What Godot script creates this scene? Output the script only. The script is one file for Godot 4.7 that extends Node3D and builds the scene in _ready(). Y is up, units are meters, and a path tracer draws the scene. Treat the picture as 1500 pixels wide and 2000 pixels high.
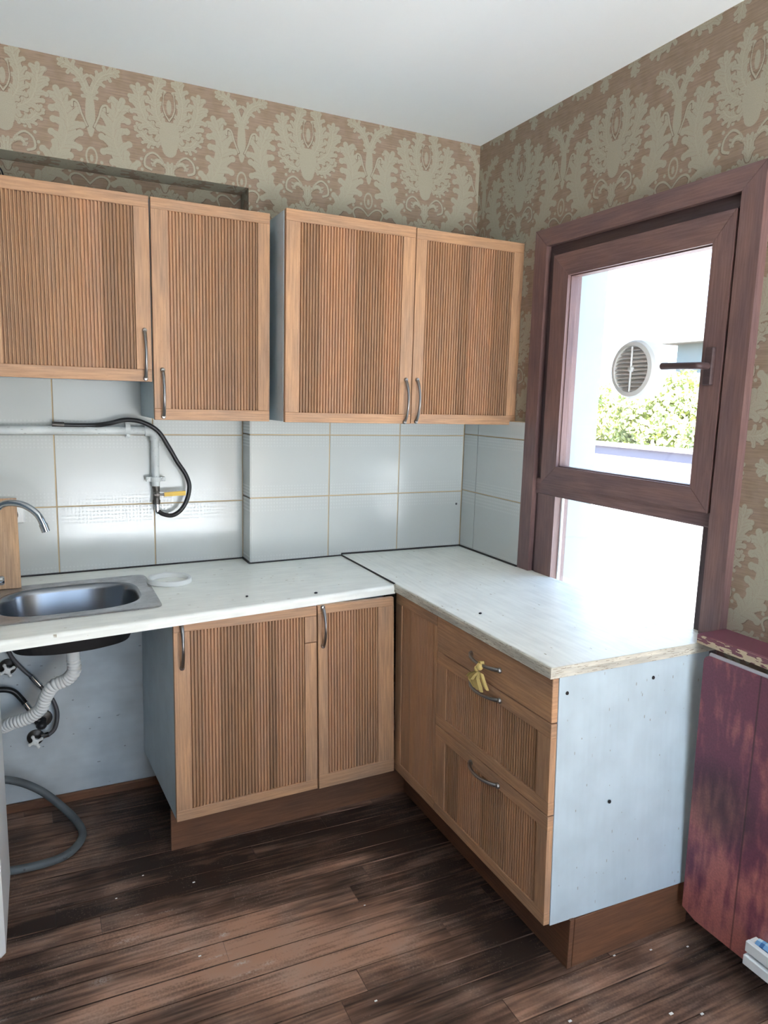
extends Node3D

# ---------------------------------------------------------------- mesh builder
class MB:
	var v := PackedVector3Array()
	var n := PackedVector3Array()
	var t := PackedVector2Array()
	var c := PackedColorArray()
	var col := Color.WHITE
	var colored := false
	var xf := Transform3D.IDENTITY
	var warp := 0
	var us := Vector2.ONE
	var uo := Vector2.ZERO

	func w(p: Vector3) -> Vector3:
		var q := xf * p
		if warp == 1:      # the left base run, as it stands: slightly turned and out of true
			q = Vector3(q.x - 0.024 * ((q.x + 1.425) / 0.81) * ((q.y - 0.155) / 0.7), q.y, q.z - 0.031 * (q.x + 1.425))
		elif warp == 2:    # the right base run leans towards the room at its foot
			q = Vector3(q.x, q.y, q.z + 0.04 * (0.86 - q.y) + 0.05 * (q.x + 0.6) * (0.86 - q.y))
		return q

	var nbx := Basis.IDENTITY
	var nbf := Basis.IDENTITY

	func tri(a: Vector3, b: Vector3, d: Vector3, na: Vector3, nb: Vector3, nd: Vector3, ua: Vector2, ub: Vector2, ud: Vector2) -> void:
		var A := w(a)
		var B := w(b)
		var D := w(d)
		if nbf != xf.basis:
			nbf = xf.basis
			nbx = nbf.inverse().transposed()
		var nx := nbx
		var N0 := (nx * na).normalized()
		var N1 := (nx * nb).normalized()
		var N2 := (nx * nd).normalized()
		var flip := (B - A).cross(D - A).dot(N0 + N1 + N2) > 0.0
		if flip:
			v.append_array([A, D, B]); n.append_array([N0, N2, N1]); t.append_array([ua * us + uo, ud * us + uo, ub * us + uo])
		else:
			v.append_array([A, B, D]); n.append_array([N0, N1, N2]); t.append_array([ua * us + uo, ub * us + uo, ud * us + uo])
		if colored:
			c.append_array([col, col, col])

	func quad(a: Vector3, b: Vector3, d: Vector3, e: Vector3, nn: Vector3, ua := Vector2.ZERO, ub := Vector2.ZERO, ud := Vector2.ZERO, ue := Vector2.ZERO) -> void:
		tri(a, b, d, nn, nn, nn, ua, ub, ud)
		tri(a, d, e, nn, nn, nn, ua, ud, ue)

	func uvof(p: Vector3, k: int, g: int) -> Vector2:
		var i := (k + 1) % 3
		var j := (k + 2) % 3
		var uu := g
		if g == k:
			uu = i if i != 1 else j
		var vv := j if uu == i else i
		return Vector2(p[uu], p[vv])

	# bevelled box, u along axis g
	func box(lo: Vector3, hi: Vector3, bev := 0.0, g := 0) -> void:
		var m := minf(bev, 0.49 * minf(hi.x - lo.x, minf(hi.y - lo.y, hi.z - lo.z)))
		for k in 3:
			var i := (k + 1) % 3
			var j := (k + 2) % 3
			for s in [0, 1]:
				var P := []
				for q in [[0, 0], [1, 0], [1, 1], [0, 1]]:
					var p := Vector3.ZERO
					p[k] = hi[k] if s == 1 else lo[k]
					p[i] = hi[i] - m if q[0] == 1 else lo[i] + m
					p[j] = hi[j] - m if q[1] == 1 else lo[j] + m
					P.append(p)
				var nn := Vector3.ZERO
				nn[k] = 1.0 if s == 1 else -1.0
				quad(P[0], P[1], P[2], P[3], nn, uvof(P[0], k, g), uvof(P[1], k, g), uvof(P[2], k, g), uvof(P[3], k, g))
		if m <= 0.0:
			return
		for k in 3:      # twelve edges, along axis k
			var i := (k + 1) % 3
			var j := (k + 2) % 3
			for si in [0, 1]:
				for sj in [0, 1]:
					var nn := Vector3.ZERO
					nn[i] = 1.0 if si == 1 else -1.0
					nn[j] = 1.0 if sj == 1 else -1.0
					var P := []
					for q in [[0, 0], [0, 1], [1, 1], [1, 0]]:
						var p := Vector3.ZERO
						p[k] = lo[k] + m if q[0] == 0 else hi[k] - m
						p[i] = (hi[i] if si == 1 else lo[i]) if q[1] == 0 else (hi[i] - m if si == 1 else lo[i] + m)
						p[j] = (hi[j] - m if sj == 1 else lo[j] + m) if q[1] == 0 else (hi[j] if sj == 1 else lo[j])
						P.append(p)
					quad(P[0], P[1], P[2], P[3], nn.normalized(), uvof(P[0], i, g), uvof(P[1], i, g), uvof(P[2], i, g), uvof(P[3], i, g))
		for sx in [0, 1]:
			for sy in [0, 1]:
				for sz in [0, 1]:
					var o := Vector3(hi.x if sx == 1 else lo.x, hi.y if sy == 1 else lo.y, hi.z if sz == 1 else lo.z)
					var dd := Vector3(-1.0 if sx == 1 else 1.0, -1.0 if sy == 1 else 1.0, -1.0 if sz == 1 else 1.0) * m
					var nn := -dd.normalized()
					tri(o + Vector3(0, dd.y, dd.z), o + Vector3(dd.x, 0, dd.z), o + Vector3(dd.x, dd.y, 0), nn, nn, nn, Vector2(o.x, o.y), Vector2(o.x, o.y), Vector2(o.x, o.y))

	# eight corners: 0..3 one face in order round, 4..7 the opposite face in the same order
	func hexa(p: Array, g := 0) -> void:
		var mid := Vector3.ZERO
		for q in p:
			mid += q / 8.0
		for f in [[0, 1, 2, 3], [4, 5, 6, 7], [0, 1, 5, 4], [1, 2, 6, 5], [2, 3, 7, 6], [3, 0, 4, 7]]:
			var a: Vector3 = p[f[0]]
			var b: Vector3 = p[f[1]]
			var d: Vector3 = p[f[2]]
			var e: Vector3 = p[f[3]]
			var nn := (d - a).cross(e - b).normalized()
			if nn.dot((a + b + d + e) / 4.0 - mid) < 0:
				nn = -nn
			var k := nn.abs().max_axis_index()
			quad(a, b, d, e, nn, uvof(a, k, g), uvof(b, k, g), uvof(d, k, g), uvof(e, k, g))

	func tube(path: Array, radii: Array, seg := 10, caps := true) -> void:
		var m := path.size()
		var rings := []
		var up := Vector3.UP
		var d0: Vector3 = (path[1] - path[0]).normalized()
		if absf(d0.dot(up)) > 0.9:
			up = Vector3.RIGHT
		var len_ := 0.0
		for i in m:
			var d: Vector3 = (path[mini(i + 1, m - 1)] - path[maxi(i - 1, 0)]).normalized()
			up = (up - d * up.dot(d)).normalized()
			var side := d.cross(up)
			var r: float = radii[mini(i, radii.size() - 1)]
			if i > 0:
				len_ += path[i].distance_to(path[i - 1])
			var ra: float = radii[mini(maxi(i - 1, 0), radii.size() - 1)]
			var rb: float = radii[mini(mini(i + 1, m - 1), radii.size() - 1)]
			var slope: float = clampf((rb - ra) / maxf(path[mini(i + 1, m - 1)].distance_to(path[maxi(i - 1, 0)]), 0.0005), -3.0, 3.0)
			var ring := []
			for s in seg + 1:
				var an := TAU * s / seg
				var nn := up * cos(an) + side * sin(an)
				ring.append([path[i] + nn * r, (nn - d * slope).normalized(), Vector2(len_, r * an)])
			rings.append(ring)
			if caps and (i == 0 or i == m - 1):
				var cn := -d if i == 0 else d
				for s in seg:
					tri(path[i], ring[s][0], ring[s + 1][0], cn, cn, cn, Vector2.ZERO, Vector2.ZERO, Vector2.ZERO)
		for i in m - 1:
			for s in seg:
				var a: Array = rings[i][s]
				var b: Array = rings[i][s + 1]
				var d: Array = rings[i + 1][s + 1]
				var e: Array = rings[i + 1][s]
				tri(a[0], b[0], d[0], a[1], b[1], d[1], a[2], b[2], d[2])
				tri(a[0], d[0], e[0], a[1], d[1], e[1], a[2], d[2], e[2])

	# profile of (radius, height) turned round the axis through o
	func lathe(o: Vector3, axis: Vector3, prof: Array, seg := 20, closed := false) -> void:
		var ax := axis.normalized()
		var e1 := ax.cross(Vector3.UP if absf(ax.y) < 0.9 else Vector3.RIGHT).normalized()
		var e2 := ax.cross(e1)
		var cnt := prof.size()
		for i in (cnt if closed else cnt - 1):
			var p0: Vector2 = prof[i]
			var p1: Vector2 = prof[(i + 1) % cnt]
			var dd := (p1 - p0).normalized()
			var nr := Vector2(dd.y, -dd.x)
			for s in seg:
				var a0 := TAU * s / seg
				var a1 := TAU * (s + 1) / seg
				var r0 := e1 * cos(a0) + e2 * sin(a0)
				var r1 := e1 * cos(a1) + e2 * sin(a1)
				var A := o + r0 * p0.x + ax * p0.y
				var B := o + r1 * p0.x + ax * p0.y
				var C := o + r1 * p1.x + ax * p1.y
				var D := o + r0 * p1.x + ax * p1.y
				var n0 := r0 * nr.x + ax * nr.y
				var n1 := r1 * nr.x + ax * nr.y
				if p0.x > 1e-6:
					tri(A, B, C, n0, n1, n1, Vector2(a0, p0.y), Vector2(a1, p0.y), Vector2(a1, p1.y))
				if p1.x > 1e-6:
					tri(A, C, D, n0, n1, n0, Vector2(a0, p0.y), Vector2(a1, p1.y), Vector2(a0, p1.y))

	func ball(o: Vector3, r: Vector3, seg := 12, rows := 8) -> void:
		for i in rows:
			for s in seg:
				var P := []
				for q in [[0, 0], [0, 1], [1, 1], [1, 0]]:
					var th: float = PI * (i + q[0]) / rows
					var ph: float = TAU * (s + q[1]) / seg
					P.append(Vector3(sin(th) * cos(ph), cos(th), sin(th) * sin(ph)))
				if i > 0:
					tri(o + r * P[0], o + r * P[1], o + r * P[2], P[0], P[1], P[2], Vector2.ZERO, Vector2.ZERO, Vector2.ZERO)
				if i < rows - 1:
					tri(o + r * P[0], o + r * P[2], o + r * P[3], P[0], P[2], P[3], Vector2.ZERO, Vector2.ZERO, Vector2.ZERO)

	func mesh(base: Vector3) -> ArrayMesh:
		var a := []
		a.resize(Mesh.ARRAY_MAX)
		for i in v.size():
			v[i] -= base
		a[Mesh.ARRAY_VERTEX] = v
		a[Mesh.ARRAY_NORMAL] = n
		a[Mesh.ARRAY_TEX_UV] = t
		if colored:
			a[Mesh.ARRAY_COLOR] = c
		var m := ArrayMesh.new()
		m.add_surface_from_arrays(Mesh.PRIMITIVE_TRIANGLES, a)
		return m

# ---------------------------------------------------------------- helpers
var M := {}
var base := Vector3.ZERO
var rng := RandomNumberGenerator.new()

func mb(warp := 0) -> MB:
	var b := MB.new()
	b.warp = warp
	return b

func wood_mb(warp := 0) -> MB:       # oak grain: one texture repeat is 0.9 m along, 0.45 m across
	var b := mb(warp)
	b.us = Vector2(1.0 / 0.9, 1.0 / 0.45)
	b.uo = Vector2(rng.randf(), rng.randf())
	return b

func part(called: String, b: MB, m: Material, parent: Node3D, label := "") -> MeshInstance3D:
	var o := MeshInstance3D.new()
	o.name = called
	o.mesh = b.mesh(base)
	o.material_override = m
	parent.add_child(o, true)
	o.name = called if parent.get_node_or_null(NodePath(called)) == o else numbered(parent, called, o)
	if label:
		o.set_meta("label", label)
	return o

func numbered(parent: Node, called: String, me: Node) -> String:
	var k := 1
	while true:
		var s := "%s_%03d" % [called, k]
		var other := parent.get_node_or_null(NodePath(s))
		if other == null or other == me:
			return s
		k += 1
	return called

func thing(called: String, label: String, category: String, at: Vector3, group := "") -> Node3D:
	var o := Node3D.new()
	o.name = called
	add_child(o, true)
	if get_node_or_null(NodePath(called)) != o:
		o.name = numbered(self, called, o)
	o.position = at
	base = at
	if label:
		o.set_meta("label", label)
		o.set_meta("category", category)
	if group:
		o.set_meta("group", group)
	return o

func single(called: String, b: MB, m: Material, label: String, category: String, at: Vector3, group := "") -> MeshInstance3D:
	base = at
	var o := part(called, b, m, self, label)
	o.position = at
	o.set_meta("category", category)
	if group:
		o.set_meta("group", group)
	return o

func structure(called: String, label: String, at := Vector3.ZERO) -> Node3D:
	var o := thing(called, "", "", at)
	o.set_meta("kind", "structure")
	o.set_meta("label", label)
	return o

func mat(c: Color, rough := 0.6, metal := 0.0, tex: Texture2D = null) -> StandardMaterial3D:
	var m := StandardMaterial3D.new()
	m.albedo_color = c
	m.roughness = rough
	m.metallic = metal
	if tex:
		m.albedo_texture = tex
	return m

func c8(r: int, g: int, b: int) -> Color:
	return Color8(r, g, b)

func noise(sd: int, fr: float, oct := 4) -> FastNoiseLite:
	var f := FastNoiseLite.new()
	f.seed = sd
	f.frequency = fr
	f.noise_type = FastNoiseLite.TYPE_SIMPLEX_SMOOTH
	f.fractal_octaves = oct
	return f

func nbytes(sd: int, fr: float, w: int, h: int, oct := 4, w0 := 0, h0 := 0) -> PackedByteArray:
	var im := noise(sd, fr, oct).get_seamless_image(w0 if w0 else w, h0 if h0 else h)
	if w0 or h0:
		im.resize(w, h, Image.INTERPOLATE_CUBIC)
	im.convert(Image.FORMAT_L8)
	return im.get_data()

func tex_rgb(w: int, h: int, d: PackedByteArray) -> ImageTexture:
	var im := Image.create_from_data(w, h, false, Image.FORMAT_RGB8, d)
	return ImageTexture.create_from_image(im)

func smooth(path: Array, per := 6) -> Array:     # Catmull-Rom through the points
	var out := []
	var m := path.size()
	for i in m - 1:
		var p0: Vector3 = path[maxi(i - 1, 0)]
		var p1: Vector3 = path[i]
		var p2: Vector3 = path[i + 1]
		var p3: Vector3 = path[mini(i + 2, m - 1)]
		for k in per:
			out.append(p1.cubic_interpolate(p2, p0, p3, float(k) / per))
	out.append(path[m - 1])
	return out

# ---------------------------------------------------------------- textures
func oak_texture(calm := 1.0) -> ImageTexture:
	var w := 1024
	var h := 512
	var fine := nbytes(11, 0.11, w, h, 3, 48, 512)
	var broad := nbytes(12, 0.018, w, h, 3, 128, 256)
	var pore := nbytes(13, 0.3, w, h, 2, 128, 512)
	var d := PackedByteArray()
	d.resize(w * h * 3)
	for i in w * h:
		var f := fine[i] / 255.0
		var b := broad[i] / 255.0
		var p := pore[i] / 255.0
		var s := 0.80 + (0.22 * (f - 0.5) + 0.20 * (b - 0.5)) * calm
		if p < 0.33:
			s -= 0.35 * (0.33 - p) * calm
		var warm := 0.10 * (b - 0.5)
		d[i * 3] = clampi(int(255 * (s + 0.06)), 0, 255)
		d[i * 3 + 1] = clampi(int(255 * (s - 0.01 - warm * 0.4)), 0, 255)
		d[i * 3 + 2] = clampi(int(255 * (s - 0.05 - warm)), 0, 255)
	return tex_rgb(w, h, d)

const WW := 512
const WH := 612
const WPM := 957.0
var wm := PackedFloat32Array()

func wblob1(cx: float, cy: float, rx: float, ry: float, an: float, val: float) -> void:
	var R := int(ceilf(maxf(rx, ry))) + 1
	var ca := cos(an)
	var sa := sin(an)
	for yy in range(int(cy) - R, int(cy) + R + 1):
		var row := posmod(yy, WH) * WW
		for xx in range(int(cx) - R, int(cx) + R + 1):
			var dx := xx - cx
			var dy := yy - cy
			var u := (dx * ca + dy * sa) / rx
			var q := (-dx * sa + dy * ca) / ry
			if u * u + q * q < 1.0:
				wm[row + posmod(xx, WW)] = val

func wblob(x: float, y: float, rx: float, ry: float, an: float, val: float) -> void:     # metres, mirrored on the axis
	wblob1(x * WPM, y * WPM, rx * WPM, ry * WPM, an, val)
	wblob1(-x * WPM, y * WPM, rx * WPM, ry * WPM, -an, val)

func wcurve(p: Array, k: float) -> Vector2:
	var f := clampf(k, 0.0, 0.9999) * (p.size() - 1)
	var i := int(f)
	var a: Vector2 = p[maxi(i - 1, 0)]
	var b: Vector2 = p[i]
	var d: Vector2 = p[i + 1]
	var e: Vector2 = p[mini(i + 2, p.size() - 1)]
	return b.cubic_interpolate(d, a, e, f - i)

func wstroke(p: Array, r0: float, r1: float, val: float, steps := 40) -> void:
	for pass_ in 2:
		for k in steps + 1:
			var q := wcurve(p, float(k) / steps)
			var r := lerpf(r0, r1, float(k) / steps)
			if pass_ == 0:
				wblob(q.x + 0.001, q.y + 0.0012, r + 0.0012, r + 0.0012, 0, -0.35)
			else:
				wblob(q.x, q.y, r, r, 0, val)

func wfinger(q: Vector2, a: float, l: float, w: float, curl: float) -> Array:      # one lobe, rolling over at its tip
	var out := []
	var p := q
	var an := a
	for j in 7:
		var tt := j / 6.0
		out.append(Vector3(p.x, p.y, w * (0.75 + 0.35 * sin(PI * tt * 0.9))))
		p += Vector2.from_angle(an) * l / 7.0
		an += curl / 7.0 * (0.4 + 1.6 * tt)
	out.append(Vector3(p.x, p.y, w))
	return out

func wleaf(p: Array, wd: float, lobes := 4, nf := 2) -> void:      # an acanthus leaf along a spine
	var all := []
	var S := []
	for k in 25:
		var tt := k / 24.0
		var q := wcurve(p, tt)
		all.append(Vector3(q.x, q.y, wd * (0.2 + 0.30 * sin(PI * (0.1 + 0.8 * tt)))))
	for k in range(lobes - 1, -1, -1):
		var tt := (k + 0.3) / lobes
		var q := wcurve(p, tt)
		var d := wcurve(p, minf(tt + 0.05, 1.0)) - wcurve(p, maxf(tt - 0.05, 0.0))
		var L := wd * (0.62 + 0.45 * sin(PI * (0.12 + 0.76 * tt)))
		for s in [-1.0, 1.0]:
			for j in nf:
				S.append(wfinger(q - d.normalized() * wd * 0.2 * j, d.angle() + s * (0.35 + 0.5 * j), L * (1.1 - 0.2 * j), wd * 0.2, s * 0.9 * (0.5 + 0.4 * j)))
	var e := wcurve(p, 0.97)
	var de := wcurve(p, 1.0) - wcurve(p, 0.93)
	for s in [-1.0, 1.0, 0.0]:
		S.append(wfinger(e, de.angle() + s * 0.55, wd * 0.62, wd * 0.19, s))
	for f in S:
		all.append_array(f)
	for c in all:
		wblob(c.x + 0.0012, c.y + 0.0015, c.z + 0.0012, c.z + 0.0012, 0, -0.3)
	for c in all:
		wblob(c.x, c.y, c.z, c.z, 0, 1.0)
	for f in S:
		for c in f:
			wblob(c.x + 0.0006, c.y + 0.0006, c.z + 0.0009, c.z + 0.0009, 0, 0.5)
		for c in f:
			wblob(c.x, c.y, c.z, c.z, 0, 1.0)
		for i in range(1, f.size() - 1):
			for u in 3:
				var c: Vector3 = f[i].lerp(f[i + 1], u / 3.0)
				wblob(c.x, c.y, 0.0009, 0.0009, 0, 0.65)
	for k in 60:
		var q := wcurve(p, k / 60.0)
		wblob(q.x, q.y, 0.0019, 0.0019, 0, 1.18)

func wallpaper_texture() -> ImageTexture:
	wm.resize(WW * WH)
	wm.fill(0.0)
	var V := func(a: Array) -> Array:
		var o := []
		for i in range(0, a.size(), 2):
			o.append(Vector2(a[i], a[i + 1]))
		return o
	var B := WW / WPM / 2.0
	wleaf(V.call([B,0.40,0.235,0.445,0.19,0.475,0.15,0.47]),0.034,3)
	wleaf(V.call([0.0,0.40,0.03,0.43,0.06,0.455,0.07,0.50]),0.03,3)
	wleaf(V.call([0.03,0.37,0.09,0.385,0.14,0.38,0.165,0.36]),0.032,3)
	wleaf(V.call([0.04,0.345,0.10,0.325,0.15,0.318,0.19,0.33]),0.026,3)
	wleaf(V.call([0.07,0.325,0.14,0.25,0.185,0.17,0.193,0.10,0.172,0.04]),0.056,5)
	wblob(0.024,0.315,0.034,0.052,0.15,-0.3)
	wblob(0.024,0.315,0.032,0.05,0.15,1)
	wleaf(V.call([0,0.375,0.025,0.345,0.03,0.30,0.02,0.275]),0.03,2,2)
	wstroke(V.call([0.004,0.24,0.028,0.19,0.058,0.168,0.084,0.185,0.088,0.215,0.066,0.226]),0.0032,0.0042,1.1)
	for q in [[0.09,0.165],[0.1,0.195],[0.098,0.23],[0.06,0.15]]:
		wblob(q[0],q[1],0.0055,0.0055,0,1)
	wleaf(V.call([0.02,0.207,0.034,0.194,0.048,0.194,0.056,0.204]),0.015,2,1)
	wleaf(V.call([0,0.262,0.004,0.235,0.006,0.21]),0.024,2,1)
	wleaf(V.call([0.018,0.12,0.055,0.132,0.085,0.12,0.105,0.09]),0.026,3)
	wleaf(V.call([0.02,0.10,0.075,0.07,0.10,0.02,0.105,-0.03]),0.04,4)
	wleaf(V.call([0.006,0.085,0.040,0.045,0.048,-0.015,0.032,-0.075]),0.034,4)
	wblob(0.012,0.10,0.024,0.045,0,1)
	wblob(0,0.145,0.026,0.03,0,1)
	wblob(0,-0.005,0.021,0.043,0,-0.3)
	wblob(0,-0.005,0.0185,0.0405,0,0)
	wblob(0,0.004,0.009,0.025,0,0.9)
	wstroke(V.call([0,0.05,0.014,0.028,0.021,0,0.016,-0.045]),0.0026,0.0018,1.2)
	wleaf(V.call([B,0.03,0.25,-0.02,0.225,-0.055,0.185,-0.075]),0.028,3)
	wblob(B,0.075,0.016,0.075,0,1)
	wstroke(V.call([B-0.012,0.115,0.24,0.08,0.228,0.045,0.212,0.04,0.21,0.058]),0.0032,0.004,1.1)
	wblob(0.205,0.022,0.006,0.006,0,1)
	wblob(B,0.215,0.02,0.033,0,1)
	wblob(B,0.215,0.0145,0.026,0,0)
	wblob(B,0.22,0.006,0.012,0,0.9)
	wstroke(V.call([B,0.275,0.24,0.25,0.215,0.247,0.2,0.262,0.208,0.285]),0.0032,0.004,1.1)
	for q in [[0.2,0.24],[0.192,0.265],[0.205,0.30],[0.235,0.23]]:
		wblob(q[0],q[1],0.0055,0.0055,0,1)
	wleaf(V.call([B,0.38,0.25,0.355,0.244,0.33,0.25,0.305]),0.026,2,2)
	wblob(B-0.012,0.345,0.02,0.034,0.1,1)
	var th := nbytes(31, 0.16, WW, WH, 2, 32, WH)
	var cl := nbytes(32, 0.02, WW, WH, 3)
	var gr := nbytes(33, 0.35, WW, WH, 2)
	var d := PackedByteArray()
	d.resize(WW * WH * 3)
	for i in WW * WH:
		var k := wm[i]
		var f := 1.0 + 0.15 * (th[i] / 255.0 - 0.5) + 0.08 * (cl[i] / 255.0 - 0.5)
		var g := 1.0 + 0.13 * (gr[i] / 255.0 - 0.5)
		var r := 176.0 * f
		var gg := 152.0 * f
		var b := (131.0 + 8.0 * (cl[i] / 255.0 - 0.5)) * f
		if k > 0.0:
			r = lerpf(r, 199.0 * g, minf(k, 1.0) * 0.9) + maxf(k - 1.0, 0.0) * 30.0
			gg = lerpf(gg, 192.0 * g, minf(k, 1.0) * 0.9) + maxf(k - 1.0, 0.0) * 30.0
			b = lerpf(b, 171.0 * g, minf(k, 1.0) * 0.9) + maxf(k - 1.0, 0.0) * 28.0
		elif k < 0.0:
			r *= 1.0 + k * 0.5
			gg *= 1.0 + k * 0.5
			b *= 1.0 + k * 0.5
		d[i * 3] = clampi(int(r), 0, 255)
		d[i * 3 + 1] = clampi(int(gg), 0, 255)
		d[i * 3 + 2] = clampi(int(b), 0, 255)
	return tex_rgb(WW, WH, d)

const FX0 := -2.4
const FZ0 := -0.1
const FW := 1280
const FH := 1088
const FPM := 520.0
const PLANK := 0.0815

func row_of(x: float, z: float) -> int:
	return int(floorf((z - 0.017 * (x + 0.25) - 1.58) / PLANK))

func row_shift(r: int) -> float:
	return fposmod(r * 0.618034, 1.0) * 1.25

func seg_len(r: int) -> float:
	return 1.0 + 0.45 * fposmod(r * 0.3819 + 0.2, 1.0)

func floor_texture() -> ImageTexture:
	var fine := nbytes(41, 0.13, FW, FH, 3, 64, FH)
	var broad := nbytes(42, 0.03, FW, FH, 4, 256, FH)
	var wear := nbytes(43, 0.006, FW, FH, 5)
	var dirt := nbytes(44, 0.011, FW, FH, 5)
	var spk := nbytes(45, 0.22, FW, FH, 3)
	# stains: x, z, radius x, radius z, strength (+ pale worn / - dark)
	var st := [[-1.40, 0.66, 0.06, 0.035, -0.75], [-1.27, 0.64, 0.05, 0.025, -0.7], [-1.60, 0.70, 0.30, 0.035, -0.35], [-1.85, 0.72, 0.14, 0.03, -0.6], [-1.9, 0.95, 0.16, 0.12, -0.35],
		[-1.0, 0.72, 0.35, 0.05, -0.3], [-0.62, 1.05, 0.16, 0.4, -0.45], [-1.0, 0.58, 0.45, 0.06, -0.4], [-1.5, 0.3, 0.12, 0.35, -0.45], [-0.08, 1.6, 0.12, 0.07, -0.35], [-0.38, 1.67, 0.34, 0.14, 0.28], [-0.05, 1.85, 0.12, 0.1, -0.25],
		[-1.62, 0.86, 0.16, 0.06, 0.45], [-1.35, 1.0, 0.22, 0.10, 0.4], [-1.15, 1.12, 0.22, 0.09, 0.4], [-1.6, 1.1, 0.2, 0.05, 0.4], [-1.2, 0.62, 0.1, 0.02, 0.35], [-0.95, 0.8, 0.12, 0.02, 0.3], [-1.0, 1.25, 0.3, 0.08, 0.3], [-0.7, 1.5, 0.2, 0.07, 0.2], [-1.55, 0.62, 0.1, 0.02, 0.35]]
	# whitish smears of paint: x, z, length, width, strength
	var sm := [[-1.36, 0.965, 0.02, 0.012, 0.9], [-1.34, 1.09, 0.03, 0.010, 0.8], [-1.62, 0.875, 0.05, 0.012, 0.5], [-1.40, 1.04, 0.05, 0.006, 0.6], [-1.50, 0.80, 0.04, 0.006, 0.5], [-1.58, 0.78, 0.03, 0.004, 0.5], [-1.70, 1.0, 0.04, 0.02, 0.5], [-1.86, 0.99, 0.04, 0.008, 0.6], [-1.48, 0.98, 0.05, 0.012, 0.45], [-1.33, 1.13, 0.06, 0.006, 0.5], [-1.95, 1.03, 0.05, 0.01, 0.6], [-1.27, 1.12, 0.03, 0.012, 0.5]]
	var stain := PackedFloat32Array()
	stain.resize(FW * FH)
	var smear := PackedFloat32Array()
	smear.resize(FW * FH)
	for pass_ in 2:
		for q in (st if pass_ == 0 else sm):
			var ext := 1.5 if pass_ == 0 else 1.0
			for py in range(maxi(0, int((q[1] - q[3] * ext - FZ0) * FPM)), mini(FH, int((q[1] + q[3] * ext - FZ0) * FPM) + 1)):
				for px in range(maxi(0, int((q[0] - q[2] * ext - FX0) * FPM)), mini(FW, int((q[0] + q[2] * ext - FX0) * FPM) + 1)):
					var dx: float = absf(FX0 + px / FPM - q[0]) / q[2]
					var dz: float = absf(FZ0 + py / FPM - q[1]) / q[3]
					if pass_ == 0:
						stain[py * FW + px] += q[4] * maxf(0.0, 1.0 - (dx * dx + dz * dz) / 2.2)
					else:
						smear[py * FW + px] = maxf(smear[py * FW + px], q[4] * maxf(0.0, 1.0 - dx) * maxf(0.0, 1.0 - dz))
	var d := PackedByteArray()
	d.resize(FW * FH * 3)
	for py in FH:
		var z := FZ0 + py / FPM
		for px in FW:
			var x := FX0 + px / FPM
			var i := py * FW + px
			var r := row_of(x, z)
			var sg := int(floorf((x + 3.0 + row_shift(r)) / seg_len(r)))
			var hs := fposmod(sin(r * 12.9898 + sg * 78.233) * 43758.5453, 1.0)
			var j := ((py + r * 37) % FH) * FW + ((px + r * 211 + sg * 97) % FW)
			var f := fine[j] / 255.0 - 0.5
			var b := broad[j] / 255.0 - 0.5
			var wv := wear[i] / 255.0 - 0.5
			var dv := dirt[i] / 255.0 - 0.5
			var sp := spk[i] / 255.0
			var k := 0.44 + 0.34 * (hs - 0.5) + 0.5 * wv + 0.45 * b + 0.62 * f
			var gy := clampf(0.35 + 1.6 * dv, 0.0, 1.0)
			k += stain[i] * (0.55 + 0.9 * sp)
			k = clampf(k, 0.0, 1.0)
			var R := lerpf(52.0, 182.0, k)
			var G := lerpf(38.0, 140.0, k)
			var Bq := lerpf(31.0, 116.0, k)
			R = lerpf(R, 128.0 * (0.4 + k), gy * 0.45)
			G = lerpf(G, 112.0 * (0.4 + k), gy * 0.45)
			Bq = lerpf(Bq, 102.0 * (0.4 + k), gy * 0.45)
			if sp > 0.70 and wv + dv > 0.02:
				var q2 := minf((sp - 0.70) * 5.0, 0.45)
				R = lerpf(R, 170.0, q2)
				G = lerpf(G, 150.0, q2)
				Bq = lerpf(Bq, 138.0, q2)
			if smear[i] > 0.0 and sp > 0.42:
				R = lerpf(R, 205.0, smear[i])
				G = lerpf(G, 200.0, smear[i])
				Bq = lerpf(Bq, 195.0, smear[i])
			d[i * 3] = clampi(int(R), 0, 255)
			d[i * 3 + 1] = clampi(int(G), 0, 255)
			d[i * 3 + 2] = clampi(int(Bq), 0, 255)
	return tex_rgb(FW, FH, d)

# base colour with soft streaks and specks
func speck_texture(w: int, h: int, sd: int, c: Color, streak: float, cloud: float, specks: int, dark: Color, big := 1) -> ImageTexture:
	var a := nbytes(sd, 0.09, w, h, 3, maxi(w / 12, 8), h)
	var b := nbytes(sd + 1, 0.012, w, h, 4)
	var d := PackedByteArray()
	d.resize(w * h * 3)
	for i in w * h:
		var f := 1.0 + streak * (a[i] / 255.0 - 0.5) + cloud * (b[i] / 255.0 - 0.5)
		d[i * 3] = clampi(int(c.r8 * f), 0, 255)
		d[i * 3 + 1] = clampi(int(c.g8 * f), 0, 255)
		d[i * 3 + 2] = clampi(int(c.b8 * f), 0, 255)
	var r := RandomNumberGenerator.new()
	r.seed = sd
	for k in specks:
		var x := r.randi_range(0, w - 1)
		var y := r.randi_range(0, h - 1)
		var lx := r.randi_range(1, 1 + 3 * big)
		var ly := r.randi_range(1, big)
		var al := r.randf_range(0.25, 0.9)
		for yy in ly:
			for xx in lx:
				var i := ((y + yy) % h * w + (x + xx) % w) * 3
				d[i] = int(lerpf(d[i], dark.r8, al))
				d[i + 1] = int(lerpf(d[i + 1], dark.g8, al))
				d[i + 2] = int(lerpf(d[i + 2], dark.b8, al))
	return tex_rgb(w, h, d)

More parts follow.
